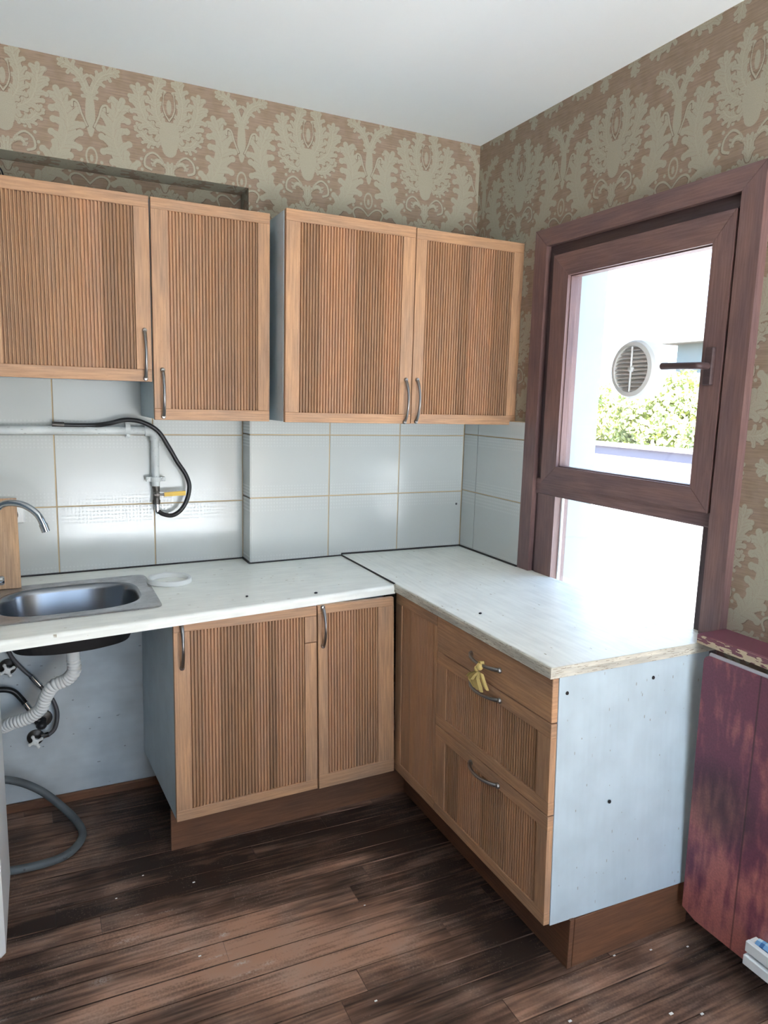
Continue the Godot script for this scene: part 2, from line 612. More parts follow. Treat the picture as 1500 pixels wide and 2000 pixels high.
func tile_gloss_texture() -> ImageTexture:      # small matt squares in the glaze, dense to one end of the tile
	var w := 320
	var h := 240
	var im := Image.create(w, h, false, Image.FORMAT_L8)
	im.fill(Color(0.16, 0.16, 0.16))
	for j in 20:
		for i in 26:
			var fade := absf(j - 9.5) / 9.5
			if fade < 0.5:
				continue
			var v := 0.16 + 0.35 * (fade - 0.3)
			im.fill_rect(Rect2i(6 + i * 12, 4 + j * 12, 6, 6), Color(v, v, v))
	return ImageTexture.create_from_image(im)

func maroon_texture() -> ImageTexture:
	var w := 384
	var h := 512
	var a := nbytes(71, 0.05, w, h, 4, w, 96)
	var b := nbytes(72, 0.008, w, h, 5)
	var f := nbytes(73, 0.2, w, h, 2)
	var d := PackedByteArray()
	d.resize(w * h * 3)
	for i in w * h:
		var y := float(i / w) / h
		var x := float(i % w) / w
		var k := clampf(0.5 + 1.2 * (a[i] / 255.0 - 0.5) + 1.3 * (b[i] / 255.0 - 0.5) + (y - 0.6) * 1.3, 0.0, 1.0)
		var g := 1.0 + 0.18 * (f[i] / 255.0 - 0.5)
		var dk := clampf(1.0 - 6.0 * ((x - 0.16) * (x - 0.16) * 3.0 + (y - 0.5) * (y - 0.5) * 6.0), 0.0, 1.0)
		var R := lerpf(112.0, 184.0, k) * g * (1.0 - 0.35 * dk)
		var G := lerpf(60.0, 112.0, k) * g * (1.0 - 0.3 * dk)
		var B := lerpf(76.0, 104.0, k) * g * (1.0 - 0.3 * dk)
		if absf(x - 0.30) < 0.004:
			R *= 0.7
			G *= 0.7
			B *= 0.7
		d[i * 3] = clampi(int(R), 0, 255)
		d[i * 3 + 1] = clampi(int(G), 0, 255)
		d[i * 3 + 2] = clampi(int(B), 0, 255)
	return tex_rgb(w, h, d)

func ledge_texture() -> ImageTexture:      # maroon paint chipped off pale wood along the front edge
	var w := 512
	var h := 64
	var a := nbytes(75, 0.03, w, h, 4)
	var d := PackedByteArray()
	d.resize(w * h * 3)
	for i in w * h:
		var y := float(i / w) / h
		var k := a[i] / 255.0 + 0.55 * (y - 0.5)
		var c := Color8(120, 72, 84) if k < 0.5 else (Color8(86, 52, 50) if k < 0.53 else Color8(205, 186, 156))
		d[i * 3] = c.r8
		d[i * 3 + 1] = c.g8
		d[i * 3 + 2] = c.b8
	return tex_rgb(w, h, d)

func cloth_texture() -> ImageTexture:
	var im := Image.create(96, 96, false, Image.FORMAT_RGB8)
	im.fill(c8(205, 232, 246))
	for k in 4:
		for y in 96:
			for x in 96:
				if (x % 24) < 9 and (y % 24) < 9:
					im.set_pixel(x, y, c8(62, 112, 168))
				elif (x % 24) < 9 or (y % 24) < 9:
					im.set_pixel(x, y, c8(130, 180, 222))
	return ImageTexture.create_from_image(im)

func materials() -> void:
	var oak := oak_texture(0.75)
	M.oak = mat(c8(216, 183, 148), 0.5, 0, oak)
	M.oak_dark = mat(c8(160, 124, 94), 0.55, 0, oak)
	M.rib = mat(c8(218, 182, 146), 0.5, 0, oak_texture(0.35))
	M.rib.vertex_color_use_as_albedo = true
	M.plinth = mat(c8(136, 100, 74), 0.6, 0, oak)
	M.board = mat(c8(232, 206, 172), 0.7, 0, oak)
	M.window_brown = mat(c8(144, 122, 124), 0.42, 0, oak)
	M.window_dark = mat(c8(96, 84, 90), 0.5, 0, oak)
	M.wallpaper = mat(c8(224, 224, 222), 0.85, 0, wallpaper_texture())
	M.floor = mat(Color.WHITE, 0.55, 0, floor_texture())
	M.floor.metallic_specular = 0.35
	M.floor_plain = mat(c8(84, 60, 48), 0.6)
	M.ceiling = mat(c8(242, 247, 247), 0.9)
	M.plaster = mat(Color.WHITE, 0.85, 0, speck_texture(256, 256, 51, c8(196, 202, 204), 0.03, 0.12, 40, c8(90, 90, 90)))
	M.tile = mat(c8(202, 204, 200), 1.0)
	M.tile.roughness_texture = tile_gloss_texture()
	M.grout = mat(c8(208, 182, 142), 0.9)
	M.worktop = mat(Color.WHITE, 0.32, 0, speck_texture(512, 512, 55, c8(249, 249, 240), 0.06, 0.05, 70, c8(150, 130, 100), 2))
	M.edge = mat(Color.WHITE, 0.6, 0, speck_texture(512, 64, 57, c8(204, 199, 184), 0.12, 0.25, 420, c8(110, 92, 70), 2))
	M.melamine = mat(Color.WHITE, 0.45, 0, speck_texture(320, 320, 59, c8(190, 204, 210), 0.02, 0.07, 60, c8(120, 112, 100)))
	M.vent = mat(c8(236, 236, 232), 0.4)
	M.cool_paint = mat(c8(116, 134, 148), 0.85)
	M.white = mat(c8(238, 238, 234), 0.45)
	M.white_plastic = mat(c8(228, 230, 228), 0.35)
	M.black = mat(c8(22, 21, 22), 0.5)
	M.rubber = mat(c8(36, 35, 36), 0.38)
	M.grey_rubber = mat(Color.WHITE, 0.6, 0, speck_texture(128, 64, 63, c8(92, 98, 100), 0.2, 0.3, 30, c8(60, 60, 60)))
	M.sealant = mat(c8(58, 54, 52), 0.8)
	M.chrome = mat(c8(196, 200, 204), 0.12, 1.0)
	M.pull = mat(c8(150, 148, 146), 0.28, 1.0)
	M.steel = mat(Color.WHITE, 0.34, 0.85, speck_texture(512, 256, 61, c8(182, 182, 184), 0.08, 0.25, 420, c8(120, 114, 110), 2))
	M.steel_bowl = mat(c8(138, 142, 148), 0.24, 0.95)
	M.brass_dark = mat(c8(92, 88, 84), 0.4, 0.8)
	M.braid = mat(c8(96, 96, 98), 0.5, 0.5)
	M.pipe_paint = mat(Color.WHITE, 0.45, 0, speck_texture(128, 128, 65, c8(214, 218, 216), 0.05, 0.12, 60, c8(140, 140, 138)))
	M.yellow = mat(c8(232, 186, 44), 0.4)
	M.ribbon = mat(c8(206, 180, 112), 0.8)
	M.ribbon.cull_mode = BaseMaterial3D.CULL_DISABLED
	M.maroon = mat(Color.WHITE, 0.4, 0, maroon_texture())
	M.ledge = mat(Color.WHITE, 0.5, 0, ledge_texture())
	M.maroon_plain = mat(c8(118, 68, 82), 0.45)
	M.grey_edge = mat(c8(176, 172, 178), 0.5)
	M.louvre = mat(c8(236, 230, 224), 0.6)
	for q in [M.louvre, M.vent]:
		q.backlight_enabled = true
		q.backlight = c8(150, 145, 140)
	M.cloth = mat(Color.WHITE, 0.9, 0, cloth_texture())
	M.glass = mat(Color(0.96, 0.98, 0.98, 0.04), 0.03)
	M.glass.transparency = BaseMaterial3D.TRANSPARENCY_ALPHA
	M.out_wall = mat(c8(230, 237, 244), 0.9)
	M.pier = mat(c8(166, 180, 180), 0.9)
	M.out_grey = mat(c8(150, 144, 158), 0.9)
	M.building = mat(c8(138, 148, 144), 0.9)
	M.roof = mat(c8(150, 148, 140), 0.9)
	M.leaf = mat(Color.WHITE, 0.6)
	M.leaf.vertex_color_use_as_albedo = true
	M.leaf.cull_mode = BaseMaterial3D.CULL_DISABLED
	M.leaf.backlight_enabled = true
	M.leaf.backlight = c8(120, 130, 60)
	M.trunk = mat(c8(120, 100, 84), 0.9)

# ---------------------------------------------------------------- cabinet fronts
# local front frame: u to the right, v up, w towards the viewer
func facing(to_room: bool) -> Transform3D:
	if to_room:
		return Transform3D.IDENTITY
	return Transform3D(Basis(Vector3(0, 0, 1), Vector3(0, 1, 0), Vector3(-1, 0, 0)), Vector3.ZERO)

func ribs(F: Transform3D, warp: int, u0: float, u1: float, v0: float, v1: float, wf: float, depth := 0.008) -> MB:
	var b := wood_mb(warp)
	b.xf = F
	b.colored = true
	var cnt := int(round((u1 - u0) / 0.0112))
	var p := (u1 - u0) / cnt
	var tone := 1.0
	var left := 0
	for i in cnt:
		if left <= 0:
			left = rng.randi_range(3, 7)
			tone = rng.randf_range(0.70, 1.12)
		left -= 1
		var tt := tone * rng.randf_range(0.95, 1.04)
		b.col = Color(tt, tt * (0.96 + 0.06 * tone), tt * (0.90 + 0.1 * tone))
		b.uo = Vector2(tone * 3.7, tone * 9.1 + i * 0.013)
		var a := u0 + i * p
		var pr := [Vector2(0, -depth), Vector2(0.32, -depth), Vector2(0.34, -depth * 0.5), Vector2(0.42, -depth * 0.12), Vector2(0.54, 0.0), Vector2(0.72, 0.0), Vector2(0.86, -depth * 0.12), Vector2(0.95, -depth * 0.5), Vector2(0.97, -depth), Vector2(1.0, -depth)]
		for k in pr.size() - 1:
			var q0: Vector2 = pr[k]
			var q1: Vector2 = pr[k + 1]
			var x0 := a + q0.x * p
			var x1 := a + q1.x * p
			var nn := Vector3(-(q1.y - q0.y), 0, (q1.x - q0.x) * p).normalized()
			b.quad(Vector3(x0, v0, wf + q0.y), Vector3(x1, v0, wf + q1.y), Vector3(x1, v1, wf + q1.y), Vector3(x0, v1, wf + q0.y), nn, Vector2(v0, x0), Vector2(v0, x1), Vector2(v1, x1), Vector2(v1, x0))
	return b

func bow_handle(F: Transform3D, warp: int, a: Vector2, e: Vector2, wf: float) -> MB:
	var b := mb(warp)
	b.xf = F
	var path := []
	var rad := []
	for k in 17:
		var s := k / 16.0
		var q := a.lerp(e, s)
		var o := 0.031 * pow(sin(PI * s), 0.62)
		path.append(Vector3(q.x, q.y, wf - 0.001 + o))
		rad.append(0.0046 + 0.0022 * pow(absf(s - 0.5) * 2.0, 2.0))
	b.tube(path, rad, 10)
	for q in [a, e]:
		b.lathe(Vector3(q.x, q.y, wf), Vector3(0, 0, 1), [Vector2(0.0085, -0.002), Vector2(0.0085, 0.003), Vector2(0.006, 0.008), Vector2(0.0, 0.009)], 12)
	return b

# a framed and reeded front; sides = [left stile, right stile, bottom rail, top rail]
func front(parent: Node3D, called: String, F: Transform3D, warp: int, u0: float, u1: float, v0: float, v1: float, wf: float, sides: Array, hand: Array, opt := {}) -> void:
	var th := 0.02
	var back := wood_mb(warp)
	back.xf = F
	back.box(Vector3(u0 + 0.01, v0 + 0.01, wf - th), Vector3(u1 - 0.01, v1 - 0.01, wf - 0.0115), 0.0, 1)
	var d := part(called, back, M.oak_dark, parent)
	var pieces := [["stile", Vector3(u0, v0 + sides[2], wf - th), Vector3(u0 + sides[0], v1 - sides[3], wf), 1],
		["stile", Vector3(u1 - sides[1], v0 + sides[2], wf - th), Vector3(u1, v1 - sides[3], wf), 1],
		["rail", Vector3(u0, v0, wf - th), Vector3(u1, v0 + sides[2], wf), 0],
		["rail", Vector3(u0, v1 - sides[3], wf - th), Vector3(u1, v1, wf), 0]]
	if opt.has("patch"):      # a short block let into the right stile
		var yy: float = opt.patch
		pieces[1] = ["stile", Vector3(u1 - sides[1], v0 + sides[2], wf - th), Vector3(u1, yy - 0.001, wf), 1]
		pieces.append(["stile_patch", Vector3(u1 - sides[1], yy + 0.0015, wf - th), Vector3(u1, v1 - sides[3], wf + 0.002), 1])
	for p in pieces:
		var b := wood_mb(warp)
		b.xf = F
		b.box(p[1], p[2], 0.0012, p[3])
		part(p[0], b, M.oak, d)
	part("reeded_panel", ribs(F, warp, u0 + sides[0], u1 - sides[1], v0 + sides[2], v1 - sides[3], wf - 0.003, opt.get("depth", 0.008)), M.rib, d)
	if hand.size():
		part("handle", bow_handle(F, warp, hand[0], hand[1], wf), M.pull, d)

func carcass(parent: Node3D, called: String, warp: int, lo: Vector3, hi: Vector3) -> void:
	var b := mb(warp)
	b.us = Vector2(1.6, 1.6)
	b.box(lo, hi, 0.001, 1)
	part(called, b, M.melamine, parent)

# ---------------------------------------------------------------- scene
func _ready() -> void:
	rng.seed = 7
	camera_and_light()
	materials()
	shell()
	window()
	outside()
	upper_cabinets()
	base_cabinets()
	worktops()
	sink_area()
	under_sink()
	gas()
	right_side()
	small_things()

func camera_and_light() -> void:
	var cam := Camera3D.new()
	cam.name = "camera"
	cam.fov = rad_to_deg(2.0 * atan(1000.0 / 1390.0))
	cam.keep_aspect = Camera3D.KEEP_HEIGHT
	cam.near = 0.05
	cam.far = 200.0
	var bs := Basis(Vector3.UP, deg_to_rad(-25.943)) * Basis(Vector3.RIGHT, deg_to_rad(-8.876)) * Basis(Vector3.BACK, deg_to_rad(1.6006))
	cam.transform = Transform3D(bs, Vector3(-1.787, 1.5634, 2.8414))
	add_child(cam)
	cam.current = true
	var sm := ProceduralSkyMaterial.new()
	sm.sky_top_color = c8(150, 196, 250)
	sm.sky_horizon_color = c8(222, 238, 252)
	sm.sky_curve = 0.25
	sm.ground_bottom_color = c8(150, 146, 140)
	sm.ground_horizon_color = c8(214, 214, 210)
	sm.sky_energy_multiplier = 1.0
	var sky := Sky.new()
	sky.sky_material = sm
	var env := Environment.new()
	env.background_mode = Environment.BG_SKY
	env.sky = sky
	env.background_energy_multiplier = 2.6
	env.tonemap_mode = Environment.TONE_MAPPER_LINEAR
	env.tonemap_exposure = 2.0
	env.sdfgi_enabled = true
	env.ssao_enabled = true
	env.ssil_enabled = true
	var we := WorldEnvironment.new()
	we.name = "environment"
	we.environment = env
	add_child(we)
	var sun := DirectionalLight3D.new()
	sun.name = "sun"
	sun.light_energy = 13.0
	sun.light_color = c8(255, 250, 241)
	sun.light_angular_distance = 0.6
	sun.shadow_enabled = true
	sun.look_at_from_position(Vector3.ZERO, Vector3(0.30, -0.80, -0.52))
	add_child(sun)

const H := 2.69

func wall_mb(u0: float, v0: float) -> MB:      # wallpaper: flower centred on u0, its eye at height v0
	var b := mb()
	b.us = Vector2(1.0 / 0.535, -1.0 / 0.64)
	b.uo = Vector2(-u0 / 0.535, v0 / 0.64)
	return b

func shell() -> void:
	# back wall with a niche behind the left cabinets
	var wb := structure("wall_back", "back wall in beige damask wallpaper with a niche at the left", Vector3(-1.0, 0, 0))
	var b := wall_mb(-0.776, 2.60)
	b.box(Vector3(-1.016, 0, -0.35), Vector3(0.28, H + 0.1, -0.02))
	b.box(Vector3(-3.2, 2.362, -0.35), Vector3(-1.016, H + 0.1, -0.02))
	b.box(Vector3(-3.2, 0, -0.45), Vector3(-1.0, 2.4, -0.14))
	part("wallpaper", b, M.wallpaper, wb)
	b = mb()
	b.us = Vector2(1.4, 1.4)
	b.box(Vector3(-3.2, 0, -0.14), Vector3(-0.6, 0.845, 0.03), 0.002)
	part("plaster_face", b, M.plaster, wb)
	b = mb()
	b.box(Vector3(-3.2, 0.80, -0.14), Vector3(-1.016, 1.70, -0.113))
	b.box(Vector3(-1.016, 0.80, -0.14), Vector3(0.03, 1.68, -0.003))
	part("grout", b, M.grout, wb)
	# tiles one by one
	var g := 0.0021
	for row in [[0.84, 1.130], [1.130, 1.405], [1.405, 1.68]]:
		for cx in [[-2.45, -2.094], [-2.094, -1.737], [-1.737, -1.380], [-1.380, -1.019]]:
			tile(wb, Vector3(cx[0] + g, row[0] + g, -0.12), Vector3(cx[1] - g, row[1] - g, -0.11), 2)
	for row in [[0.85, 1.153], [1.153, 1.413], [1.413, 1.67]]:
		for cx in [[-1.016, -0.671], [-0.671, -0.336], [-0.336, 0.0]]:
			tile(wb, Vector3(cx[0] + g, row[0] + g, -0.01), Vector3(cx[1] - g, row[1] - g, 0.0), 2)
		tile(wb, Vector3(-1.0185, row[0] + g, -0.111), Vector3(-1.010, row[1] - g, -0.001), 0)
	# right wall round the window
	var wr := structure("wall_right", "right wall in the same damask wallpaper, with the window", Vector3(0.1, 0, 1.0))
	b = wall_mb(0.83, 2.52)
	b.box(Vector3(0.03, 0, -0.35), Vector3(0.28, H + 0.1, 0.50))
	b.box(Vector3(0.03, 0, 1.42), Vector3(0.28, H + 0.1, 4.5))
	b.box(Vector3(0.03, 2.19, 0.50), Vector3(0.28, H + 0.1, 1.42))
	b.box(Vector3(0.03, 0, 0.50), Vector3(0.28, 0.60, 1.42))
	part("wallpaper", b, M.wallpaper, wr)
	b = mb()
	b.box(Vector3(0.004, 0.84, 0.0), Vector3(0.03, 1.493, 0.462))
	part("grout", b, M.grout, wr)
	for row in [[0.85, 1.160], [1.160, 1.421], [1.421, 1.494]]:
		for cz in [[0.0, 0.116], [0.116, 0.462]]:
			tile(wr, Vector3(0.0, row[0] + g, cz[0] + g), Vector3(0.01, row[1] - g, cz[1] - g), 0)
	# the walls behind the camera, with the big opening that lights the room
	var wl := structure("wall_left", "left wall painted cool grey, outside the picture", Vector3(-3.2, 0, 2.0))
	b = wall_mb(0.0, 2.6)
	b.box(Vector3(-3.45, 0, -0.45), Vector3(-3.2, H + 0.1, 4.5))
	part("paint", b, M.cool_paint, wl)
	var wk := structure("wall_rear", "rear wall behind the camera with a wide balcony opening", Vector3(-1.6, 0, 4.4))
	b = wall_mb(0.0, 2.6)
	b.box(Vector3(-3.45, 0, 4.25), Vector3(-1.65, H + 0.1, 4.5))
	b.box(Vector3(-0.02, 0, 4.25), Vector3(0.28, H + 0.1, 4.5))
	b.box(Vector3(-1.65, 2.45, 4.25), Vector3(-0.02, H + 0.1, 4.5))
	b.box(Vector3(-1.65, 0, 4.25), Vector3(-0.02, 0.06, 4.5))
	part("wallpaper", b, M.wallpaper, wk)
	# ceiling
	var ce := structure("ceiling", "plain white painted ceiling", Vector3(-1.6, H, 2.0))
	b = mb()
	b.box(Vector3(-3.45, H, -0.45), Vector3(0.28, H + 0.2, 4.5))
	part("slab", b, M.ceiling, ce)
	# floor of narrow boards
	var fl := structure("floor", "worn dark brown floor of narrow wooden boards with paint spots and stains", Vector3(-1.0, 0, 1.0))
	b = mb()
	b.box(Vector3(-3.45, -0.2, -0.45), Vector3(0.28, -0.012, 4.5))
	part("subfloor", b, M.black, fl)
	b = mb()
	b.box(Vector3(-3.2, -0.012, 2.05), Vector3(0.03, 0.0, 4.25))
	b.box(Vector3(-3.2, -0.012, -0.02), Vector3(-2.36, 0.0, 2.05))
	part("board_area", b, M.floor_plain, fl).set_meta("kind", "stuff")
	for r in range(-19, 6):
		var s := row_shift(r)
		var L := seg_len(r)
		for k in 5:
			var x0 := maxf(-3.0 - s + k * L, -2.36)
			var x1 := minf(-3.0 - s + (k + 1) * L, 0.03)
			if x1 - x0 < 0.02:
				continue
			var bb := mb()
			bb.us = Vector2(FPM / FW, FPM / FH)
			bb.uo = Vector2(-FX0 * FPM / FW, -FZ0 * FPM / FH)
			var P := []
			var e := 0.0038
			var hgt := rng.randf_range(-0.0012, 0.0008)
			for y in [hgt, -0.012]:
				for q in [[x0 + 0.0006, 0], [x1 - 0.0006, 0], [x1 - 0.0006, 1], [x0 + 0.0006, 1]]:
					var zz: float = 1.58 + (r + q[1]) * PLANK + 0.017 * (q[0] + 0.25)
					var inset: float = e * (0.5 if y > -0.01 else 0.1)
					P.append(Vector3(q[0], y, zz + (inset if q[1] == 0 else -inset)))
			bb.hexa(P, 0)
			part("plank", bb, M.floor, fl)
	var bs := structure("baseboard_back", "low brown wooden skirting strip along the wall under the sink", Vector3(-1.8, 0, 0.04))
	b = wood_mb()
	b.box(Vector3(-2.6, 0.0, 0.03), Vector3(-1.3, 0.034, 0.046), 0.004)
	part("strip", b, M.plinth, bs)

func tile(parent: Node3D, lo: Vector3, hi: Vector3, k: int) -> void:
	var b := mb()
	var i := 0 if k == 2 else 2
	b.us = Vector2(1.0 / (hi[i] - lo[i]), 1.0 / (hi.y - lo.y))
	b.uo = Vector2(-lo[i] / (hi[i] - lo[i]), -lo.y / (hi.y - lo.y))
	b.box(lo, hi, 0.0012, i)
	part("tile", b, M.tile, parent)

# mitred rectangular frame in the plane x = const: z0..z1, y0..y1, bar widths [left, right, bottom, top], depth x0..x1
func mitre(parent: Node3D, names: Array, z0: float, z1: float, y0: float, y1: float, w: Array, x0: float, x1: float, m: Material) -> void:
	var iz0: float = z0 + w[0]
	var iz1: float = z1 - w[1]
	var iy0: float = y0 + w[2]
	var iy1: float = y1 - w[3]
	var bars := [[Vector2(z0, y0), Vector2(z0, y1), Vector2(iz0, iy1), Vector2(iz0, iy0), 1, w[0]], [Vector2(z1, y0), Vector2(z1, y1), Vector2(iz1, iy1), Vector2(iz1, iy0), 1, w[1]],
		[Vector2(z0, y0), Vector2(z1, y0), Vector2(iz1, iy0), Vector2(iz0, iy0), 2, w[2]], [Vector2(z0, y1), Vector2(z1, y1), Vector2(iz1, iy1), Vector2(iz0, iy1), 2, w[3]]]
	for q in bars:
		if q[5] <= 0.001:
			continue
		var b := wood_mb()
		var P := []
		var mid: Vector2 = (q[0] + q[1] + q[2] + q[3]) * 0.25
		for x in [x0, x1]:
			for k in 4:
				var p: Vector2 = q[k]
				p = p + (mid - p).limit_length(0.0006)
				P.append(Vector3(x, p.y, p.x))
		b.hexa(P, q[4])
		part(names[0 if q[4] == 1 else 1], b, m, parent)

func window() -> void:
	var wn := structure("window_1", "brown framed window with an opening sash above a fixed lower pane", Vector3(0.05, 0.6, 0.96))
	# flat casing on the wall
	mitre(wn, ["casing", "casing"], 0.459, 1.455, 0.62, 2.233, [0.073, 0.073, 0.0, 0.066], 0.0, 0.06, M.window_brown)
	# fixed frame, set back
	mitre(wn, ["frame_stile", "frame_rail"], 0.50, 1.42, 0.60, 2.19, [0.075, 0.075, 0.06, 0.075], 0.022, 0.10, M.window_dark)
	var b := wood_mb()
	b.box(Vector3(0.016, 1.212, 0.53), Vector3(0.098, 1.275, 1.39), 0.004, 2)
	part("transom", b, M.window_brown, wn)
	mitre(wn, ["lower_stile", "lower_rail"], 0.548, 1.392, 0.60, 1.216, [0.105, 0.022, 0.10, 0.004], 0.018, 0.085, M.window_brown)
	# opening sash, proud of the frame
	b = mb()
	b.box(Vector3(0.042, 1.32, 0.655), Vector3(0.046, 2.055, 1.30))
	var sash := part("sash_pane", b, M.glass, wn)
	mitre(sash, ["sash_stile", "sash_rail"], 0.580, 1.372, 1.258, 2.124, [0.088, 0.072, 0.072, 0.082], 0.0, 0.066, M.window_brown)
	mitre(sash, ["glazing_bead", "glazing_bead"], 0.664, 1.304, 1.326, 2.046, [0.008, 0.008, 0.008, 0.008], 0.014, 0.04, M.window_brown)
	# handle: a plate on the right stile and a lever that points into the glass
	b = mb()
	b.box(Vector3(-0.012, 1.635, 1.318), Vector3(0.001, 1.745, 1.348), 0.003)
	var hp := part("handle_plate", b, M.window_dark, sash)
	b = mb()
	b.tube(smooth([Vector3(-0.01, 1.69, 1.333), Vector3(-0.045, 1.69, 1.332), Vector3(-0.052, 1.69, 1.31), Vector3(-0.052, 1.692, 1.20)]), [0.0105], 10)
	part("handle_lever", b, M.window_dark, sash)
	b = mb()
	b.box(Vector3(0.09, 0.60, 0.485), Vector3(0.285, 2.20, 0.51))
	b.box(Vector3(0.09, 0.60, 1.41), Vector3(0.285, 2.20, 1.435))
	b.box(Vector3(0.09, 2.18, 0.485), Vector3(0.285, 2.205, 1.435))
	b.box(Vector3(0.09, 0.58, 0.485), Vector3(0.285, 0.61, 1.435))
	part("reveal", b, M.pier, wn)
	# seals round the glass and the lower pane
	b = mb()
	b.box(Vector3(0.048, 0.69, 0.645), Vector3(0.052, 1.225, 1.372))
	part("lower_pane", b, M.glass, wn)
	b = mb()
	b.box(Vector3(0.05, 0.69, 0.653), Vector3(0.06, 1.214, 0.660))
	part("pane_seal", b, M.white, wn)
	# round ventilator set in the upper glass
	var vt := thing("window_ventilator", "round white plastic ventilator with dusty louvres set in the window glass", "ventilator", Vector3(0.03, 1.69, 1.02))
	var o := Vector3(0.04, 1.69, 1.02)
	b = mb()
	b.lathe(o, Vector3(-1, 0, 0), [Vector2(0.0, -0.03), Vector2(0.09, -0.03), Vector2(0.096, -0.024), Vector2(0.096, 0.03), Vector2(0.09, 0.042), Vector2(0.076, 0.045), Vector2(0.074, 0.02), Vector2(0.0, 0.02)], 40)
	part("housing", b, M.vent, vt)
	for k in 11:
		var y := -0.066 + k * 0.0132
		var hw := sqrt(maxf(0.075 * 0.075 - y * y, 0.0001))
		b = mb()
		b.hexa([o + Vector3(-0.042, y - 0.003, -hw), o + Vector3(-0.042, y - 0.003, hw), o + Vector3(-0.026, y + 0.0075, hw), o + Vector3(-0.026, y + 0.0075, -hw),
			o + Vector3(-0.040, y - 0.0045, -hw), o + Vector3(-0.040, y - 0.0045, hw), o + Vector3(-0.024, y + 0.006, hw), o + Vector3(-0.024, y + 0.006, -hw)])
		part("louvre", b, M.louvre, vt)
	b = mb()
	b.box(o + Vector3(-0.046, -0.074, -0.0015), o + Vector3(-0.038, 0.074, 0.0015), 0.001)
	b.lathe(o, Vector3(-1, 0, 0), [Vector2(0.009, 0.036), Vector2(0.009, 0.048), Vector2(0.004, 0.05), Vector2(0.0, 0.047)], 14)
	part("centre_bar", b, M.white_plastic, vt)

func outside() -> void:
	var b := mb()
	b.box(Vector3(0.285, 0.0, 0.16), Vector3(0.36, 3.2, 0.48))
	single("partition_wall", b, M.pier, "pale grey green rendered side pier just outside the window at its left", "wall", Vector3(0.32, 0.2, 0.3))
	b = mb()
	b.box(Vector3(0.28, -0.1, -1.6), Vector3(2.0, 0.0, 5.0))
	single("balcony_slab", b, M.out_wall, "pale balcony floor slab outside the window", "slab", Vector3(1.1, -0.1, 1.7))
	b = mb()
	b.box(Vector3(1.3, 0.0, -1.8), Vector3(1.42, 1.16, 5.0), 0.01)
	single("balcony_parapet", b, M.out_wall, "white sunlit balcony parapet seen through the lower window pane", "parapet", Vector3(1.36, 0, 1.6))
	b = mb()
	b.box(Vector3(6.0, -3.0, -14.0), Vector3(6.3, 0.97, 6.0))
	b.box(Vector3(5.95, 0.97, -14.0), Vector3(6.35, 1.02, 6.0), 0.01)
	single("garden_wall", b, M.out_grey, "long lilac grey wall in shade below the trees beyond the window", "wall", Vector3(6.1, -3.0, -4.0))
	b = mb()
	b.box(Vector3(-7.0, -0.15, 4.5), Vector3(3.0, -0.02, 10.0))
	single("terrace_slab", b, M.out_wall, "pale sunlit terrace floor outside the rear opening behind the camera", "slab", Vector3(-2.0, -0.15, 7.0))
	# house far off
	var ho := thing("house", "pale house with a flat roof half hidden behind the trees", "building", Vector3(15.0, -3.0, -9.0))
	b = mb()
	b.box(Vector3(14.0, -3.0, -11.6), Vector3(19.0, 3.3, -4.0))
	part("wall", b, M.building, ho)
	b = mb()
	b.box(Vector3(13.7, 3.3, -11.9), Vector3(19.3, 3.55, -3.7), 0.02)
	part("roof", b, M.roof, ho)
	b = mb()
	b.box(Vector3(13.96, 0.6, -10.3), Vector3(14.05, 2.2, -9.2), 0.01)
	part("window", b, M.out_grey, ho)
	var k := 0
	for q in [[Vector3(7.8, 1.35, -8.3), Vector3(1.0, 0.85, 1.2)], [Vector3(8.0, 1.25, -6.35), Vector3(1.0, 1.15, 1.05)], [Vector3(7.6, 0.95, -4.55), Vector3(0.9, 0.85, 0.95)]]:
		tree(q[0], q[1], ["sunlit bushy tree beyond the window, nearest the pale pier", "sunlit bushy tree beyond the window, behind the ventilator and taller", "sunlit low bushy tree beyond the window, below the handle"][k], k)
		k += 1

func tree(o: Vector3, r: Vector3, label: String, sd: int) -> void:
	var t := thing("tree", label, "tree", Vector3(o.x, -3.0, o.z), "trees beyond the wall")
	var rg := RandomNumberGenerator.new()
	rg.seed = 100 + sd
	var b := mb()
	b.tube([Vector3(o.x, -3.0, o.z), Vector3(o.x + 0.1, -1.0, o.z), Vector3(o.x, o.y, o.z)], [0.12, 0.09, 0.03], 8)
	for k in 5:
		var a := TAU * k / 5.0
		b.tube([Vector3(o.x, o.y - 0.6, o.z), o + Vector3(cos(a) * r.x * 0.6, 0.1, sin(a) * r.z * 0.6)], [0.04, 0.012], 6)
	part("trunk", b, M.trunk, t)
	b = mb()
	b.colored = true
	for k in 9000:
		var d := Vector3(rg.randfn(), rg.randfn(), rg.randfn()).normalized()
		var lump := 0.78 + 0.22 * sin(d.x * 7.0 + sd) * sin(d.y * 6.0) * sin(d.z * 8.0 + 1.0) + 0.1 * rg.randf()
		var p := o + d * r * lump * pow(rg.randf(), 0.25)
		var e := Vector3(rg.randfn(), rg.randfn(), rg.randfn()).normalized()
		var f := e.cross(d).normalized()
		var s := rg.randf_range(0.02, 0.042)
		var tn := rg.randf_range(0.75, 1.15)
		b.col = Color(0.42 * tn, 0.46 * tn, 0.20 * tn)
		var nn := e.cross(f).normalized()
		b.quad(p - e * s * 1.6, p + f * s, p + e * s * 1.6, p - f * s, nn)
	part("crown", b, M.leaf, t).set_meta("kind", "stuff")

